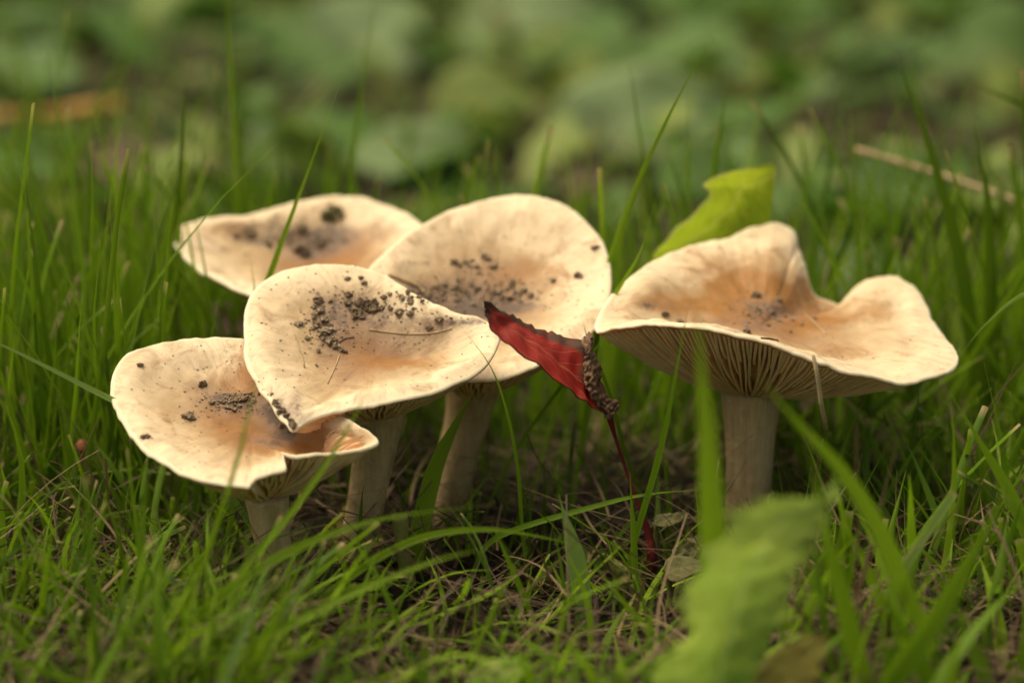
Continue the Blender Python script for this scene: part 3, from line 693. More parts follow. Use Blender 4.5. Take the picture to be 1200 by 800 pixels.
# straw hanging before the right cap, straw in the background, orange stick
V, F = tube([P(953, 416, 53.5), P(958, 440, 53.55), P(962, 470, 53.6), P(968, 503, 53.7)], [.035, .045, .045, .05], 8)
tag(link('straw', V, F, M['straw']), 'dry straw hanging over the gills at the front rim of the right cap', 'straw')
V, F = tube(catm([P(1003, 175, 67), P(1070, 195, 66.5), P(1140, 218, 66), P(1215, 248, 65.5), P(1330, 320, 65)], 5), [.065, .075, .07, .07, .06], 8)
tag(link('straw', V, F, M['straw']), 'pale dry stem lying slanted in the upper right background', 'straw')
V, F = tube(catm([P(-60, 140, 92), P(0, 138, 92), P(50, 135, 91.5), P(100, 130, 91), P(145, 122, 90.5)], 5), [.2, .27, .17, .30, .2], 10)
tag(link('stick', V, F, M['orange']), 'orange brown dry stick in the blurred background at upper left', 'stick')

# lawn blades too many to count
CAPS = [np.array([(q[0], q[1]) for q in r]) for r in (rimA, rimB, rimC, rimD, rimE)]
def inpoly(p, poly):
    x, y = p[:, 0], p[:, 1]; c = np.zeros(len(p), bool); j = len(poly)-1
    for i in range(len(poly)):
        xi, yi = poly[i]; xj, yj = poly[j]
        c ^= ((yi > y) != (yj > y)) & (x < (xj-xi)*(y-yi)/(yj-yi+1e-9)+xi); j = i
    return c
STEMS = [(P(322, 690, 53.3), .75), (P(419, 640, 55.6), .7), (P(520, 600, 58), .7), (P(366, 510, 62), .6), (P(874, 615, 57), .7)]
def lawn(n, xr, yr, Lr, wr, lean, curl, mat, name, label, cat, keep=None, rndr=(0, 1), z0=(0, 0), seg=7, guard=True, cutp=.2, kind='stuff', az=None, flat=.2, expand=0.0):
    Y = rng.uniform(*yr, n); X = rng.uniform(*xr, n)*(1+expand*(Y-yr[0])/yr[0])
    L = rng.uniform(*Lr, n)*(.6+.7*rng.random(n)); W = rng.uniform(*wr, n)
    if az is None: A = rng.uniform(0, 2*np.pi, n)
    else: A = rng.normal(az[0], az[1], n)
    le = np.abs(rng.normal(lean[0], lean[1], n)); cu = rng.normal(curl[0], curl[1], n)
    Z = gz(X, Y)-.1+rng.uniform(z0[0], z0[1], n)
    t = np.linspace(0, 1, seg); ph = le[:, None]+cu[:, None]*t[None]**1.5
    ph = np.clip(ph, -.3, 2.0)
    dl = L[:, None]/(seg-1)
    hr = np.cumsum(np.c_[np.zeros(n), (np.sin(ph)*dl)[:, :-1]], 1); vr = np.cumsum(np.c_[np.zeros(n), (np.cos(ph)*dl)[:, :-1]], 1)
    wig = rng.normal(0, 1, n)[:, None]*np.sin(t*4)[None]*L[:, None]*.025
    px_ = X[:, None]+hr*np.cos(A)[:, None]-wig*np.sin(A)[:, None]; py_ = Y[:, None]+hr*np.sin(A)[:, None]+wig*np.cos(A)[:, None]
    pz_ = Z[:, None]+vr
    gg = gz(px_, py_)+.04; pz_ = np.where((t[None] > .15) & (pz_ < gg), gg, pz_)
    pts = np.stack([px_, py_, pz_], -1)
    ok = np.ones(n, bool)
    if guard:
        pj = proj(pts)
        for ci, (poly, yc) in enumerate(zip(CAPS, (55.8, 57.5, 60, 62.5, 60))):
            for k in range(2, seg):
                ok &= ~(inpoly(pj[:, k], poly) & (pts[:, k, 1] < yc))
        # keep blades out of the cap bodies
        for c, r in STEMS: ok &= np.hypot(X-c[0], Y-c[1]) > r
        for (cx, cy, rr, zz) in ((-4.5, 53.6, 2.6, 2.6), (-2.7, 55.4, 2.3, 2.8), (-.5, 58.2, 2.4, 3.2), (-4, 61.3, 2.4, 3.8), (4.7, 57.2, 3.2, 3.2)):
            inside = (np.hypot(pts[..., 0]-cx, pts[..., 1]-cy) < rr) & (pts[..., 2] > zz) & (pts[..., 2] < zz+2.2)
            ok &= ~inside.any(1)
    pr = proj(np.stack([X, Y, Z], -1))
    if keep is not None: ok &= keep(X, Y, pr, proj(pts[:, -1]))
    pts = pts[ok]; m = len(pts); W = W[ok]; A = A[ok]
    tw = rng.normal(0, .9, m); fa = A[:, None]+np.pi/2+tw[:, None]*(.5+.5*t[None])
    side = np.stack([np.cos(fa), np.sin(fa), np.zeros_like(fa)], -1)
    tg = np.gradient(pts, axis=1); tg /= np.linalg.norm(tg, axis=2, keepdims=True)+1e-9
    side -= tg*(side*tg).sum(2, keepdims=True); side /= np.linalg.norm(side, axis=2, keepdims=True)+1e-9
    nv = np.cross(side, tg)
    prof = np.minimum(1, .6+t*1.5)[None]*(1-smoothstep(.4, 1.03, t)[None]**1.2)
    cut = rng.random(m) < cutp; prof = np.where(cut[:, None], (1-.3*t)[None], prof)
    wd = (W[:, None]*.5*np.maximum(prof, .03))[..., None]
    VV = np.stack([pts-side*wd, pts-nv*wd*.45, pts+side*wd], 2)      # m,seg,3,3
    base = (np.arange(m)*seg*3)[:, None]+(np.arange(seg-1)*3)[None]
    f1 = np.stack([base, base+1, base+4, base+3], -1); f2 = np.stack([base+1, base+2, base+5, base+4], -1)
    F = np.concatenate([f1.reshape(-1, 4), f2.reshape(-1, 4)])
    T = np.broadcast_to(t[None, :, None], (m, seg, 3)); U = np.broadcast_to(np.array([0, .5, 1])[None, None], (m, seg, 3))
    Rn = np.broadcast_to(rng.uniform(*rndr, m)[:, None, None], (m, seg, 3))
    o = link(name, VV.reshape(-1, 3), F, M[mat], {'t': T.ravel(), 'u': U.ravel(), 'rnd': Rn.ravel()}, origin=(0, 60, 0))
    tag(o, label, cat, None, kind); return o
def k_left(X, Y, pr, tip): return (pr[:, 0] < 300) | ((pr[:, 0] < 420) & (Y > 58))
gap = lambda pr: (pr[:, 0] > 330) & (pr[:, 0] < 860) & (pr[:, 1] > 470) & (pr[:, 1] < 790)
# tall fine lawn at left
lawn(900, (-14, -3.5), (56, 70), (3.2, 7.6), (.08, .15), (.15, .22), (.28, .3), 'grass', 'grass', 'fine upright lawn grass left of the mushrooms', 'grass', k_left)
lawn(1250, (-13, -3.2), (46, 62), (1.2, 3.6), (.07, .17), (.45, .4), (.5, .5), 'grass', 'grass', 'short dense lawn grass at the lower left', 'grass', lambda X, Y, pr, tip: (pr[:, 0] < 300-(pr[:, 1] < 620)*40), rndr=(.0, .85))
lawn(430, (-8, 1), (46, 52.5), (1.4, 4.2), (.08, .2), (.7, .4), (.4, .4), 'grass', 'grass', 'leaning grass along the bottom edge below the cluster', 'grass', lambda X, Y, pr, tip: (((pr[:, 1] > 690) & (pr[:, 0] < 330)) | (pr[:, 1] > 790)) & (tip[:, 1] > np.where(pr[:, 0] < 330, 600, 735)), az=(.3, .8), rndr=(.3, 1))
lawn(260, (-3, 12), (45, 53), (1.6, 4.6), (.14, .34), (.3, .3), (.4, .4), 'grass', 'grass', 'blurred grass tufts along the bottom right edge', 'grass', lambda X, Y, pr, tip: (tip[:, 1] > 570) & ((pr[:, 0] > 860) | (pr[:, 1] > 790)) & (tip[:, 1] > np.where(tip[:, 0] > 850, 570, 730)), rndr=(.2, .95))
lawn(230, (-3.5, 7), (54, 64), (1, 3.4), (.06, .13), (.35, .35), (.5, .5), 'grass', 'grass', 'sparse dark blades in the shade under the caps', 'grass', None, rndr=(0, .5))
lawn(900, (5, 13), (52, 66), (1.2, 4.0), (.09, .2), (.35, .35), (.4, .4), 'grass', 'grass', 'loose grass to the right of the right mushroom', 'grass', lambda X, Y, pr, tip: (pr[:, 0] > 930) | (Y > 61))
lawn(230, (-9, 13), (61.5, 67), (3.6, 7.5), (.10, .17), (.12, .25), (.25, .3), 'grass', 'grass', 'tall separate blades rising behind the caps', 'grass', None, rndr=(.35, 1), guard=True)
lawn(150, (-4.5, 4.5), (48.5, 56), (.8, 2.8), (.06, .14), (.6, .4), (.5, .5), 'grass', 'grass', 'few green blades growing out of the thatch below the caps', 'grass', lambda X, Y, pr, tip: tip[:, 1] > 560, rndr=(.2, 1))
lawn(170, (-14, -3), (50, 68), (2.5, 6.5), (.04, .09), (.35, .35), (.4, .5), 'dry', 'dry_grass', 'withered straw coloured blades among the left lawn', 'dry grass', k_left, rndr=(.7, .95))
lawn(110, (5, 14), (47, 68), (2, 5), (.04, .09), (.5, .4), (.4, .5), 'dry', 'dry_grass', 'withered straw coloured blades at the right', 'dry grass', None, rndr=(.6, .95))
lawn(75, (4, 13), (59, 66), (5, 9), (.14, .24), (.14, .2), (.2, .25), 'grass', 'grass', 'tall broad blades rising behind the right mushroom', 'grass', None, rndr=(.1, .8))
lawn(60, (-13, -4), (58, 66), (6, 9.5), (.12, .20), (.12, .18), (.2, .25), 'grass', 'grass', 'tallest blades at the left edge', 'grass', None, rndr=(.1, .9))
lawn(45, (-5, 5), (61, 68), (5, 8), (.11, .16), (.12, .2), (.2, .25), 'grass', 'grass', 'tall blades behind the middle caps', 'grass', None, rndr=(.5, 1))
lawn(110, (-5, 5), (48, 54), (1.8, 4.2), (.09, .17), (.75, .4), (.4, .4), 'grass', 'grass', 'broader blades leaning over the thatch below the caps', 'grass', lambda X, Y, pr, tip: tip[:, 1] > 600, rndr=(.4, 1), az=(.2, 1.4))
# grass between the cluster and the background leaves
lawn(750, (-15, 15), (62, 78), (1.5, 5.0), (.1, .2), (.3, .3), (.3, .35), 'grass', 'grass', 'scattered grass behind the mushrooms', 'grass', None, rndr=(.05, .8), guard=False, expand=.8)
lawn(1500, (-24, 24), (78, 190), (1.2, 3.6), (.12, .26), (.5, .4), (.5, .5), 'grass_far', 'grass', 'far blurred grass of the lawn', 'grass', None, guard=False, expand=1.2)
lawn(5000, (-150, 150), (190, 500), (3, 7), (.5, .9), (.5, .4), (.4, .5), 'grass_far', 'grass', 'distant lawn grass beyond the view', 'grass', None, guard=False, expand=1.0, seg=4)
# dry thatch
lawn(7500, (-11, 11), (46, 70), (.5, 2.2), (.025, .075), (1.35, .25), (.15, .5), 'dry', 'dry_thatch', 'brown dry grass thatch covering the soil', 'dry grass', lambda X, Y, pr, tip: ~gap(pr) | (rng.random(len(X)) < .5), z0=(.05, .7), guard=True, cutp=.5)
lawn(3500, (-16, 16), (70, 110), (1, 3), (.05, .12), (1.35, .25), (.1, .5), 'dry', 'dry_thatch', 'dry grass litter behind the mushrooms', 'dry grass', None, z0=(.05, .6), guard=False, cutp=.5, expand=.6)
lawn(650, (-12, 10), (47, 62), (1.5, 3.6), (.035, .07), (1.25, .3), (.2, .5), 'dry', 'dry_thatch', 'longer straw strands lying on the thatch', 'dry grass', None, z0=(.4, 1.2), cutp=.6, rndr=(.55, .9))

# ------------------------------------------------------------------ broad leaves
def leaf_mesh(pts, halfw, nrm, fold=.15, lobes=0, depth=.12, wav=.12, seed=0, nl=26, nw=13, curl=0.0, thick=.03, ragged=0):
    "a leaf around a 3D midrib pts; halfw(t) half width; nrm the facing direction"
    c = catm(pts, max(2, nl//(len(pts)-1))); m = len(c); nrm = np.array(nrm, float); V, T, U, Br = [], [], [], []
    for side in (0, 1):
        for i in range(m):
            t = i/(m-1); tg = c[min(i+1, m-1)]-c[max(i-1, 0)]; tg /= np.linalg.norm(tg)
            sv = np.cross(tg, nrm); sv /= np.linalg.norm(sv); nv = np.cross(sv, tg)
            for k in range(nw):
                u = -1+2*k/(nw-1); wdt = halfw(t)
                wdt *= 1+(depth*(abs(math.sin(t*math.pi*lobes))*2-1) if lobes else 0)*abs(u)+ragged*noise.noise((t*14+seed, np.sign(u)*3, 0))*abs(u)
                q = c[i]+sv*wdt*u+nv*(fold*abs(u)*wdt+curl*u*u*wdt+wav*wdt*noise.noise((t*3.5+seed, u*2, seed*.7))*abs(u)+wav*.4*noise.noise((t*9, u*4, seed)))
                q = q-nv*(thick*side)*(1-abs(u)**4*.9)
                V.append(q); T.append(t); U.append(u); Br.append(abs(u))
    F = []; N = m*nw
    for i in range(m-1):
        for k in range(nw-1):
            a = i*nw+k; F.append((a, a+1, a+nw+1, a+nw)); F.append((N+a, N+a+nw, N+a+nw+1, N+a+1))
    for i in range(m-1):
        for k in (0, nw-1):
            a = i*nw+k; q = (a, a+nw, N+a+nw, N+a); F.append(q if k == 0 else q[::-1])
    for k in range(nw-1):
        F.append((k+1, k, N+k, N+k+1)); a = (m-1)*nw+k; F.append((a, a+1, N+a+1, N+a))
    return V, F, {'t': T, 'u': U, 'brown': Br}
oval = lambda w, a=.5: (lambda t: w*max(.02, (math.sin(math.pi*min(1, t**a*.985+.01))**.75)))
BGL = 'broad blurred leaves behind the mushrooms'
def bgleaf(px, py, Y, wpx, hpx, ang, mat, label, tilt=.8, lobes=0, seed=1):
    "leaf plant: blade plus a stalk into the soil"
    c = P(px, py, Y); w_ = wpx*Y/FPX; h_ = hpx*Y/FPX
    a = math.radians(ang); d = np.array([math.cos(a), 0, math.sin(a)]); 
    nrm = np.array([0, -math.sin(tilt), math.cos(tilt)])
    d = np.array([math.cos(a), math.sin(a)*math.cos(tilt), math.sin(a)*math.sin(tilt)])
    foot = np.array([c[0]-d[0]*w_*.5, c[1]+1.0, float(gz(c[0], c[1]+1))-.1])
    root = empty('broad_leaf', foot, label, 'leaf', BGL)
    pts = [c-d*w_*.5, c-d*w_*.17+nrm*.1*w_, c+d*w_*.17+nrm*.1*w_, c+d*w_*.5-nrm*.04*w_]
    V, F, at = leaf_mesh(pts, oval(h_*.5/max(math.sin(tilt), .4)*.9, .7), nrm, .12, lobes, .1, .2, seed)
    link('leaf_blade', V, F, M[mat], at, parent=root)
    tv, tf = tube(catm([foot, (foot+pts[0])/2+[0, .3, .3], pts[0]+d*.1], 5), [.1, .09, .07], 6)
    link('stalk', tv, tf, M['leaf_bg2'], {'t': [0]*len(tv), 'u': [.5]*len(tv)}, parent=root)
bgleaf(765, 160, 95, 250, 130, 8, 'leaf_bg', 'large dull green leaf filling the background above the gap between tall and right caps', seed=2)
bgleaf(572, 128, 98, 135, 90, 15, 'leaf_bg3', 'round yellowish leaf above the tall cap in the blurred background', seed=3)
bgleaf(435, 45, 112, 150, 120, 60, 'leaf_bg', 'pale leaf at the top edge left of the middle', seed=4)
bgleaf(650, 45, 116, 240, 90, -8, 'leaf_bg', 'long pale leaf at the top edge in the middle', seed=5)
bgleaf(700, 5, 128, 200, 60, 5, 'leaf_bg', 'pale leaf cut by the top edge right of the middle', seed=6)
bgleaf(480, 190, 88, 150, 80, 170, 'leaf_bg', 'dull leaf just behind the gap between the hindmost and tall caps', seed=7)
bgleaf(345, 175, 92, 130, 60, 20, 'leaf_bg', 'dull leaf behind the hindmost cap at left of the long bright blade', seed=8)
bgleaf(370, 95, 105, 100, 90, 80, 'leaf_bg2', 'green leaf in the background above the hindmost cap', seed=9)
bgleaf(240, 50, 118, 150, 70, -20, 'leaf_bg2', 'dark green leaf at upper left of the blurred background', seed=10)
bgleaf(1060, 220, 86, 130, 80, 20, 'leaf_bg2', 'green leaf behind the pale dry stem at right', seed=11)
bgleaf(1000, 330, 76, 160, 70, 15, 'leaf_bg', 'dull leaf low behind the valley of the right cap', seed=12)
bgleaf(1180, 60, 108, 140, 90, -30, 'leaf_bg2', 'leaf in the top right corner', seed=13)
bgleaf(900, 60, 112, 150, 80, 30, 'leaf_bg2', 'green leaf at the top right of the middle', seed=14)
bgleaf(180, 390, 72, 110, 60, 10, 'leaf_bg3', 'yellow green leaf low behind the left grass', seed=15)
bgleaf(160, 200, 88, 120, 60, 160, 'leaf_dead', 'brownish withered leaf in the left background', seed=16)
bgleaf(690, 215, 84, 80, 26, 5, 'leaf_dead', 'dark red brown leaf behind the right shoulder of the tall cap', seed=17)
bgleaf(960, 400, 68, 130, 40, 0, 'leaf_bg2', 'low green leaf hidden behind the right cap', seed=18)
bgleaf(280, 380, 64, 90, 40, 0, 'leaf_dead', 'dark red brown leaf between the hindmost and front left caps', seed=19)
bgleaf(60, 60, 110, 160, 90, 15, 'leaf_bg2', 'dark leaf in the top left corner', seed=20)
bgleaf(830, 215, 82, 130, 60, -10, 'leaf_bg2', 'mid green leaf behind the lime leaf', seed=21)

# small low leaves as ground cover
def ground_cover(n, xr, yr, size, mat, label, rs, hz=(.3, 1.6)):
    V, F, T, U = [], [], [], []
    for _ in range(n):
        y = rs.uniform(*yr); x = rs.uniform(*xr)*y/70; s = rs.uniform(*size); a = rs.uniform(0, 6.28)
        c = np.array([x, y, float(gz(x, y))+rs.uniform(*hz)]); til = rs.uniform(.1, .9); ta = rs.uniform(0, 6.28)
        e1 = np.array([math.cos(a), math.sin(a), til*math.cos(a-ta)]); e2 = np.array([-math.sin(a), math.cos(a), -til*math.sin(a-ta)])
        b0 = len(V)
        for (p, q) in ((-1, 0), (-.5, .42), (.1, .6), (.7, .4), (1, 0), (.7, -.4), (.1, -.6), (-.5, -.42), (0, 0)):
            V.append(c+e1*s*p+e2*s*q-np.array([0, 0, .18*s*(p*p+q*q)])); T.append((p+1)/2); U.append(q)
        for k in range(8): F.append((b0+8, b0+k, b0+(k+1) % 8))
    o = link('ground_cover', V, F, M[mat], {'t': T, 'u': U}, origin=(0, 90, 0)); tag(o, label, 'ground cover', None, 'stuff')
rs = random.Random(5)
ground_cover(300, (-15, 15), (80, 150), (.8, 2.4), 'leaf_bg2', 'small green weeds carpeting the far lawn', rs)
ground_cover(170, (-15, 15), (80, 150), (.6, 1.8), 'leaf_bg3', 'yellow green mossy weeds in the far lawn', rs)
ground_cover(22, (-15, 15), (80, 140), (.5, 1.3), 'leaf_dead', 'fallen brown leaf scraps in the far lawn', rs)

# lime leaf behind the right cap
root = empty('lime_leaf', P(800, 420, 62.6), 'bright lime green leaf standing up behind the left lobe of the right cap', 'leaf')
def grid_leaf(rows, nlong=20, nacr=10, thick=.03):
    "rows: from one end to the other, each a list of (px,py,Y) across"
    R = [catm([P(*q) for q in r], max(2, nacr//(len(r)-1))) for r in rows]; R = np.array(R)
    G = np.array([catm(R[:, k], nlong//(len(rows)-1)) for k in range(R.shape[1])]).transpose(1, 0, 2)
    return G
def grid_to(G, thick=.03, jit=.02, brown=None, seed=0, sheet=False):
    a, b = G.shape[:2]; du = np.gradient(G, axis=0); dv = np.gradient(G, axis=1); N = np.cross(du, dv); N /= np.linalg.norm(N, axis=2, keepdims=True)+1e-9
    J = np.array([[noise.noise((i*.35+seed, j*.35, seed)) for j in range(b)] for i in range(a)])
    G = G+N*J[..., None]*jit*3
    V = np.concatenate([G.reshape(-1, 3), (G-N*thick).reshape(-1, 3)]); n = a*b; F = []
    for i in range(a-1):
        for j in range(b-1):
            k = i*b+j; F += [(k, k+1, k+b+1, k+b), (n+k, n+k+b, n+k+b+1, n+k+1)]
    for i in range(a-1):
        for j in (0, b-1):
            k = i*b+j; F.append((k, k+b, n+k+b, n+k))
    for j in range(b-1):
        for i in (0, a-1):
            k = i*b+j; F.append((k, k+1, n+k+1, n+k))
    T = np.repeat(np.linspace(0, 1, a), b); U = np.tile(np.linspace(-1, 1, b), a)
    if sheet: F = [f for f in F if max(f) < n]; V = V[:n]
    Br = np.zeros((a, b)) if brown is None else np.array([[brown(i/(a-1), -1+2*j/(b-1)) for j in range(b)] for i in range(a)])
    k = 1 if sheet else 2
    return V, F, {'t': np.tile(T, k), 'u': np.tile(U, k), 'brown': np.tile(Br.ravel(), k)}
rows = [[(764, 302, 61.6), (768, 304, 61.7), (776, 305, 61.8)],
        [(782, 278, 61.2), (800, 290, 61.8), (815, 310, 62.0)],
        [(808, 254, 61.0), (835, 262, 61.8), (845, 300, 62.0)],
        [(832, 228, 61.2), (860, 240, 61.9), (870, 290, 62.0)],
        [(824, 216, 60.9), (868, 222, 61.8), (888, 280, 61.9)],
        [(850, 203, 61.2), (885, 215, 61.7), (900, 268, 61.8)],
        [(905, 191, 61.6), (909, 205, 61.6), (902, 262, 61.8)]]
V, F, at = grid_to(grid_leaf(rows, 30, 10), .03, .02, lambda t, u: .75 if u < -.82 else 0, 4, True)
link('leaf_blade', V, F, M['leaf_bright'], at, parent=root)
tv, tf = tube(catm([P(800, 470, 62.6), P(782, 400, 62.5), P(772, 340, 62), P(767, 304, 61.7)], 5), [.09, .07, .06, .05], 6)
link('stalk', tv, tf, M['leaf_bright'], {'t': [.5]*len(tv), 'u': [.5]*len(tv), 'brown': [0]*len(tv)}, parent=root)

# red leaf on its dark red stalk
root = empty('red_leaf', P(766, 676, 54.4), 'crimson autumn leaf with shrivelled brown edges hanging before the tall cap', 'leaf')
rows = [[(566, 352, 53.9), (569, 360, 54.0), (568, 371, 53.9)],
        [(590, 366, 54.3), (580, 377, 54.0), (579, 391, 53.7)],
        [(613, 378, 54.6), (603, 390, 54.1), (601, 409, 53.6)],
        [(637, 389, 54.8), (628, 406, 54.2), (627, 426, 53.7)],
        [(660, 396, 54.9), (652, 424, 54.2), (653, 446, 53.8)],
        [(686, 404, 55.0), (674, 443, 54.3), (676, 464, 54.0)],
        [(700, 440, 54.9), (692, 460, 54.4), (692, 476, 54.1)],
        [(716, 476, 54.6), (713, 482, 54.5), (712, 489, 54.4)]]
G = grid_leaf(rows, 35, 10)
for i in range(G.shape[0]):   # toothed upper edge
    G[i, 0] += np.array([0, 0, .07*noise.noise((i*.8, 3, 3))+.05*max(0, noise.noise((i*.45, 8, 3)))+.02*(i % 2)]); G[i, 1] += np.array([0, 0, .03*noise.noise((i*.8, 3, 3))])
V, F, at = grid_to(G, .03, .035, lambda t, u: max(1.0-t*7, (.72 if u < -.75 else 0), (.6 if abs(u-.95) < .12 else 0), smoothstep(.66, .82, t)*(1-smoothstep(-.3, .2, u))*1.3), 9)
link('leaf_blade', V, F, M['leaf_red'], at, parent=root)
st = catm([P(713, 484, 54.4), P(722, 515, 54.5), P(735, 555, 54.5), P(748, 590, 54.4), P(760, 625, 54.4), P(764, 655, 54.3), P(766, 680, 54.4)], 6)
V, F = tube(st, [.08, .035, .035, .045, .08, .12, .09], 10); link('stalk', V, F, M['red_stalk'], parent=root)
rows = [[(682, 398, 54.8), (685, 406, 54.5), (687, 418, 54.4)],
        [(692, 390, 54.8), (691, 402, 54.4), (688, 424, 54.4)],
        [(695, 408, 54.7), (689, 420, 54.35), (684, 436, 54.4)],
        [(703, 434, 54.7), (694, 440, 54.2), (686, 450, 54.3)],
        [(702, 456, 54.6), (699, 460, 54.2), (692, 466, 54.2)],
        [(722, 470, 54.6), (711, 476, 54.3), (705, 482, 54.3)],
        [(724, 480, 54.6), (718, 487, 54.3), (712, 493, 54.3)]]
G = grid_leaf(rows, 72, 20)
for i in range(G.shape[0]):
    for j in range(G.shape[1]):
        p = G[i, j]; e = abs(j/(G.shape[1]-1)*2-1)
        f = lambda k: abs(noise.noise((i*.16, j*.13, k)))*2-.5+.5*noise.noise((i*.45, j*.3, k+3))
        G[i, j] = p+np.array([f(1), f(7)*1.3, f(13)])*.04*(.3+e)
V, F, at = grid_to(G, .012, .03, lambda t, u: 1.3, 19)
link('shrivelled_edge', V, F, M['shriv'], at, parent=root)

# foreground soft leaves
def fleaf(name, pxs, hw, mat, label, nrm, cat='leaf', a=.6, **kw):
    pts = [P(*q) for q in pxs]; V, F, at = leaf_mesh(pts, oval(hw, a), nrm, **kw)
    g = pts[0].copy(); g[2] = float(gz(g[0], g[1]))-.1
    if pts[0][2]-g[2] > .15:
        r = empty(name, g, label, cat); link('leaf_blade', V, F, M[mat], at, parent=r)
        tv, tf = tube(catm([g, (g+pts[0])/2+[.1, .05, 0], pts[0]+(pts[1]-pts[0])*.08], 5), [.07, .06, .05], 6)
        link('stalk', tv, tf, M[mat], {'t': [.3]*len(tv), 'u': [0.5]*len(tv)}, parent=r)
    else: tag(link(name, V, F, M[mat], at), label, cat)
def traced_leaf(name, rows, mat, label, nl, seed, foot):
    g = P(*foot); g[2] = float(gz(g[0], g[1]))-.1; rt = empty(name, g, label, 'leaf')
    G = grid_leaf(rows, nl*2, 14); a_, b_ = G.shape[:2]
    for i in range(a_):
        for j, sg in ((0, -1), (1, -.6), (b_-2, .6), (b_-1, 1)):
            G[i, j, 0] += sg*(.38*noise.noise((i*.27, sg*5, seed))+.34*noise.noise((i*.75, sg*5, seed)))*(1-abs(i/(a_-1)*2-1)**4)
    V, F, at = grid_to(G, .03, .022, None, seed, True); link('leaf_blade', V, F, M[mat], at, parent=rt)
    e = P(*rows[0][1]); tv, tf = tube(catm([g, (g+e)/2+[.1, 0, 0], e], 5), [.08, .07, .06], 6)
    link('stalk', tv, tf, M[mat], {'t': [.3]*len(tv), 'u': [.5]*len(tv)}, parent=rt)
traced_leaf('soft_leaf', [[(830, 838, 45.2), (850, 840, 45.4), (872, 838, 45.2)], [(765, 795, 44.9), (845, 785, 45.2), (892, 778, 44.9)], [(806, 742, 44.6), (862, 730, 45.0), (912, 726, 44.7)],
    [(800, 695, 44.2), (872, 684, 44.7), (936, 668, 44.4)], [(838, 640, 44.0), (898, 640, 44.3), (946, 645, 44.2)], [(868, 598, 44.1), (918, 608, 44.3), (957, 622, 44.3)],
    [(905, 582, 44.2), (942, 594, 44.4), (966, 600, 44.4)], [(958, 583, 44.4), (966, 586, 44.5), (976, 586, 44.5)], [(978, 566, 44.8), (982, 565, 44.8), (986, 566, 44.8)]], 'leaf_fg', 'large soft green leaf out of focus at the bottom right of the middle', 35, 3, (850, 900, 46))
fleaf('soft_leaf', [(760, 815, 46.8), (800, 780, 46.6), (850, 740, 46.5)], .42, 'leaf_fg', 'smaller soft leaf low beside the large one', (.2, -1, .6), a=.6, seed=5)
fleaf('yellow_leaf', [(905, 830, 44.4), (930, 785, 44.3), (970, 745, 44.2)], .5, 'leaf_fg2', 'yellowing leaf out of focus at the bottom edge', (0, -1, .8), seed=8, wav=.3)
fleaf('low_leaf', [(552, 815, 47.6), (585, 792, 47.5), (625, 778, 47.6)], .36, 'leaf_fg', 'blurred green leaf tip at the bottom edge below the dark gap', (0, -.8, .8), seed=9)
RL = 'small round leaves by the red stalk'
fleaf('round_leaf', [(766, 612, 54.3), (788, 608, 54.4), (808, 600, 54.6)], .17, 'leaf_olive', 'reddish flat round leaf nearest the right stem', (0, -.6, 1), seed=10)
fleaf('round_leaf', [(790, 655, 53.2), (812, 640, 53.3), (832, 628, 53.4)], .24, 'leaf_olive', 'yellow olive round leaf with a nibbled edge', (0, -.8, 1), seed=11, wav=.3)
fleaf('round_leaf', [(780, 672, 52.4), (800, 665, 52.4), (830, 662, 52.4)], .28, 'leaf_olive', 'lowest round leaf of the little olive cluster', (0, -.8, 1), seed=12)
fleaf('dead_leaf', [(930, 470, 62), (985, 490, 62), (1030, 520, 62)], .3, 'leaf_dead', 'small dead leaf on the thatch behind the right stem', (0, -.4, 1), seed=14, wav=.5)
fleaf('orange_scrap', [(883, 604, 55.6), (892, 598, 55.6), (903, 592, 55.6)], .10, 'leaf_orange' if 'leaf_orange' in M else 'orange', 'tiny orange leaf scrap at the foot of the right stem', (0, -.8, .8), seed=15)
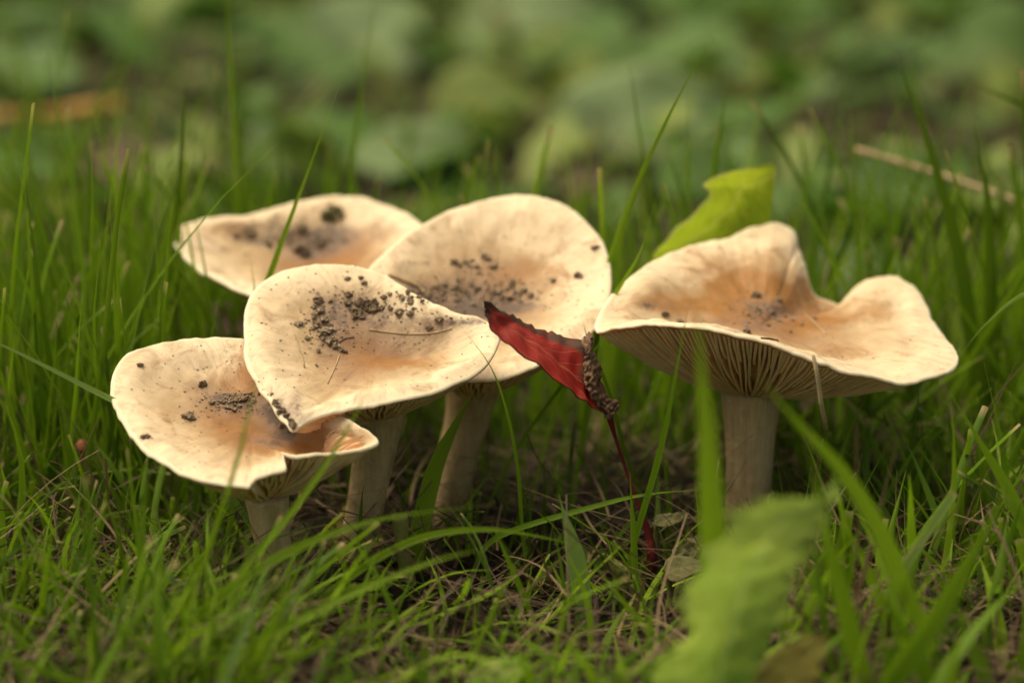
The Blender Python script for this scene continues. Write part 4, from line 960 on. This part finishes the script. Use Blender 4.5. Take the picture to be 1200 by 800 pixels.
fleaf('bud', [(740, 686, 52.5), (728, 668, 52.4), (708, 648, 52.4)], .15, 'bud', 'pale green closed bud left of the swollen red stalk', (.3, -1, .4), 'bud', seed=16, curl=-.9, thick=.12)
# moss sprigs
for i, (x, y, Y, dx, lab) in enumerate([(375, 612, 56.5, 30, 'feathery moss sprig left of the centre stem'), (372, 640, 55.6, 26, 'lower feathery moss sprig touching the foot of the centre stem')]):
    st = catm([P(x-8, y+22, Y), P(x+dx*.5, y, Y), P(x+dx, y-14, Y-.1)], 6); V, F = tube(st, [.03, .025, .012], 5)
    for j in range(2, len(st)):
        for s_ in (-1, 1, 0):
            d = np.array([.05, -.05*s_, .14*s_])+np.random.default_rng(j+s_+3).normal(0, .03, 3)+(st[j]-st[j-1])*.5
            b0 = len(V); w_ = np.array([.02, 0, .02]); V = list(V)+[st[j]-w_, st[j]+d*.6+w_, st[j]+d*1.2, st[j]+d*.5-w_*1.5]; F.append((b0, b0+1, b0+2, b0+3))
    tag(link('moss_sprig', V, F, M['leaf_fg2'], {'t': [.5]*len(V), 'u': [.5]*len(V)}), lab, 'moss')
# tiny brown mushroom at left
b0 = P(103, 628, 56.5); b0[2] = float(gz(b0[0], b0[1])); tp = P(96, 524, 56.5)
root = empty('tiny_mushroom', b0, 'tiny brown capped mushroom on a thread thin stem in the left grass', 'mushroom')
V, F = tube(catm([b0-[0, 0, .2], (b0+tp)/2+[.05, 0, 0], tp], 6), [.06, .05, .04], 8); link('stem', V, F, M['brown_cap'], parent=root)
V, F = [], []; prof = [(0, .20), (.06, .19), (.12, .13), (.16, .04), (.165, -.01), (.12, 0), (.03, .03)]
for r_, z_ in prof:
    for k in range(16):
        a = 6.2832*k/16; V.append(tp+np.array([max(r_, .002)*math.cos(a), max(r_, .002)*math.sin(a), z_-.04]))
for i in range(len(prof)-1):
    for k in range(16): F.append((i*16+k, (i+1)*16+k, (i+1)*16+(k+1) % 16, i*16+(k+1) % 16))
link('cap', V, F, M['brown_cap'], parent=root)
print('tris', sum(len(o.data.polygons)*2 for o in SC.objects if o.type == 'MESH'))
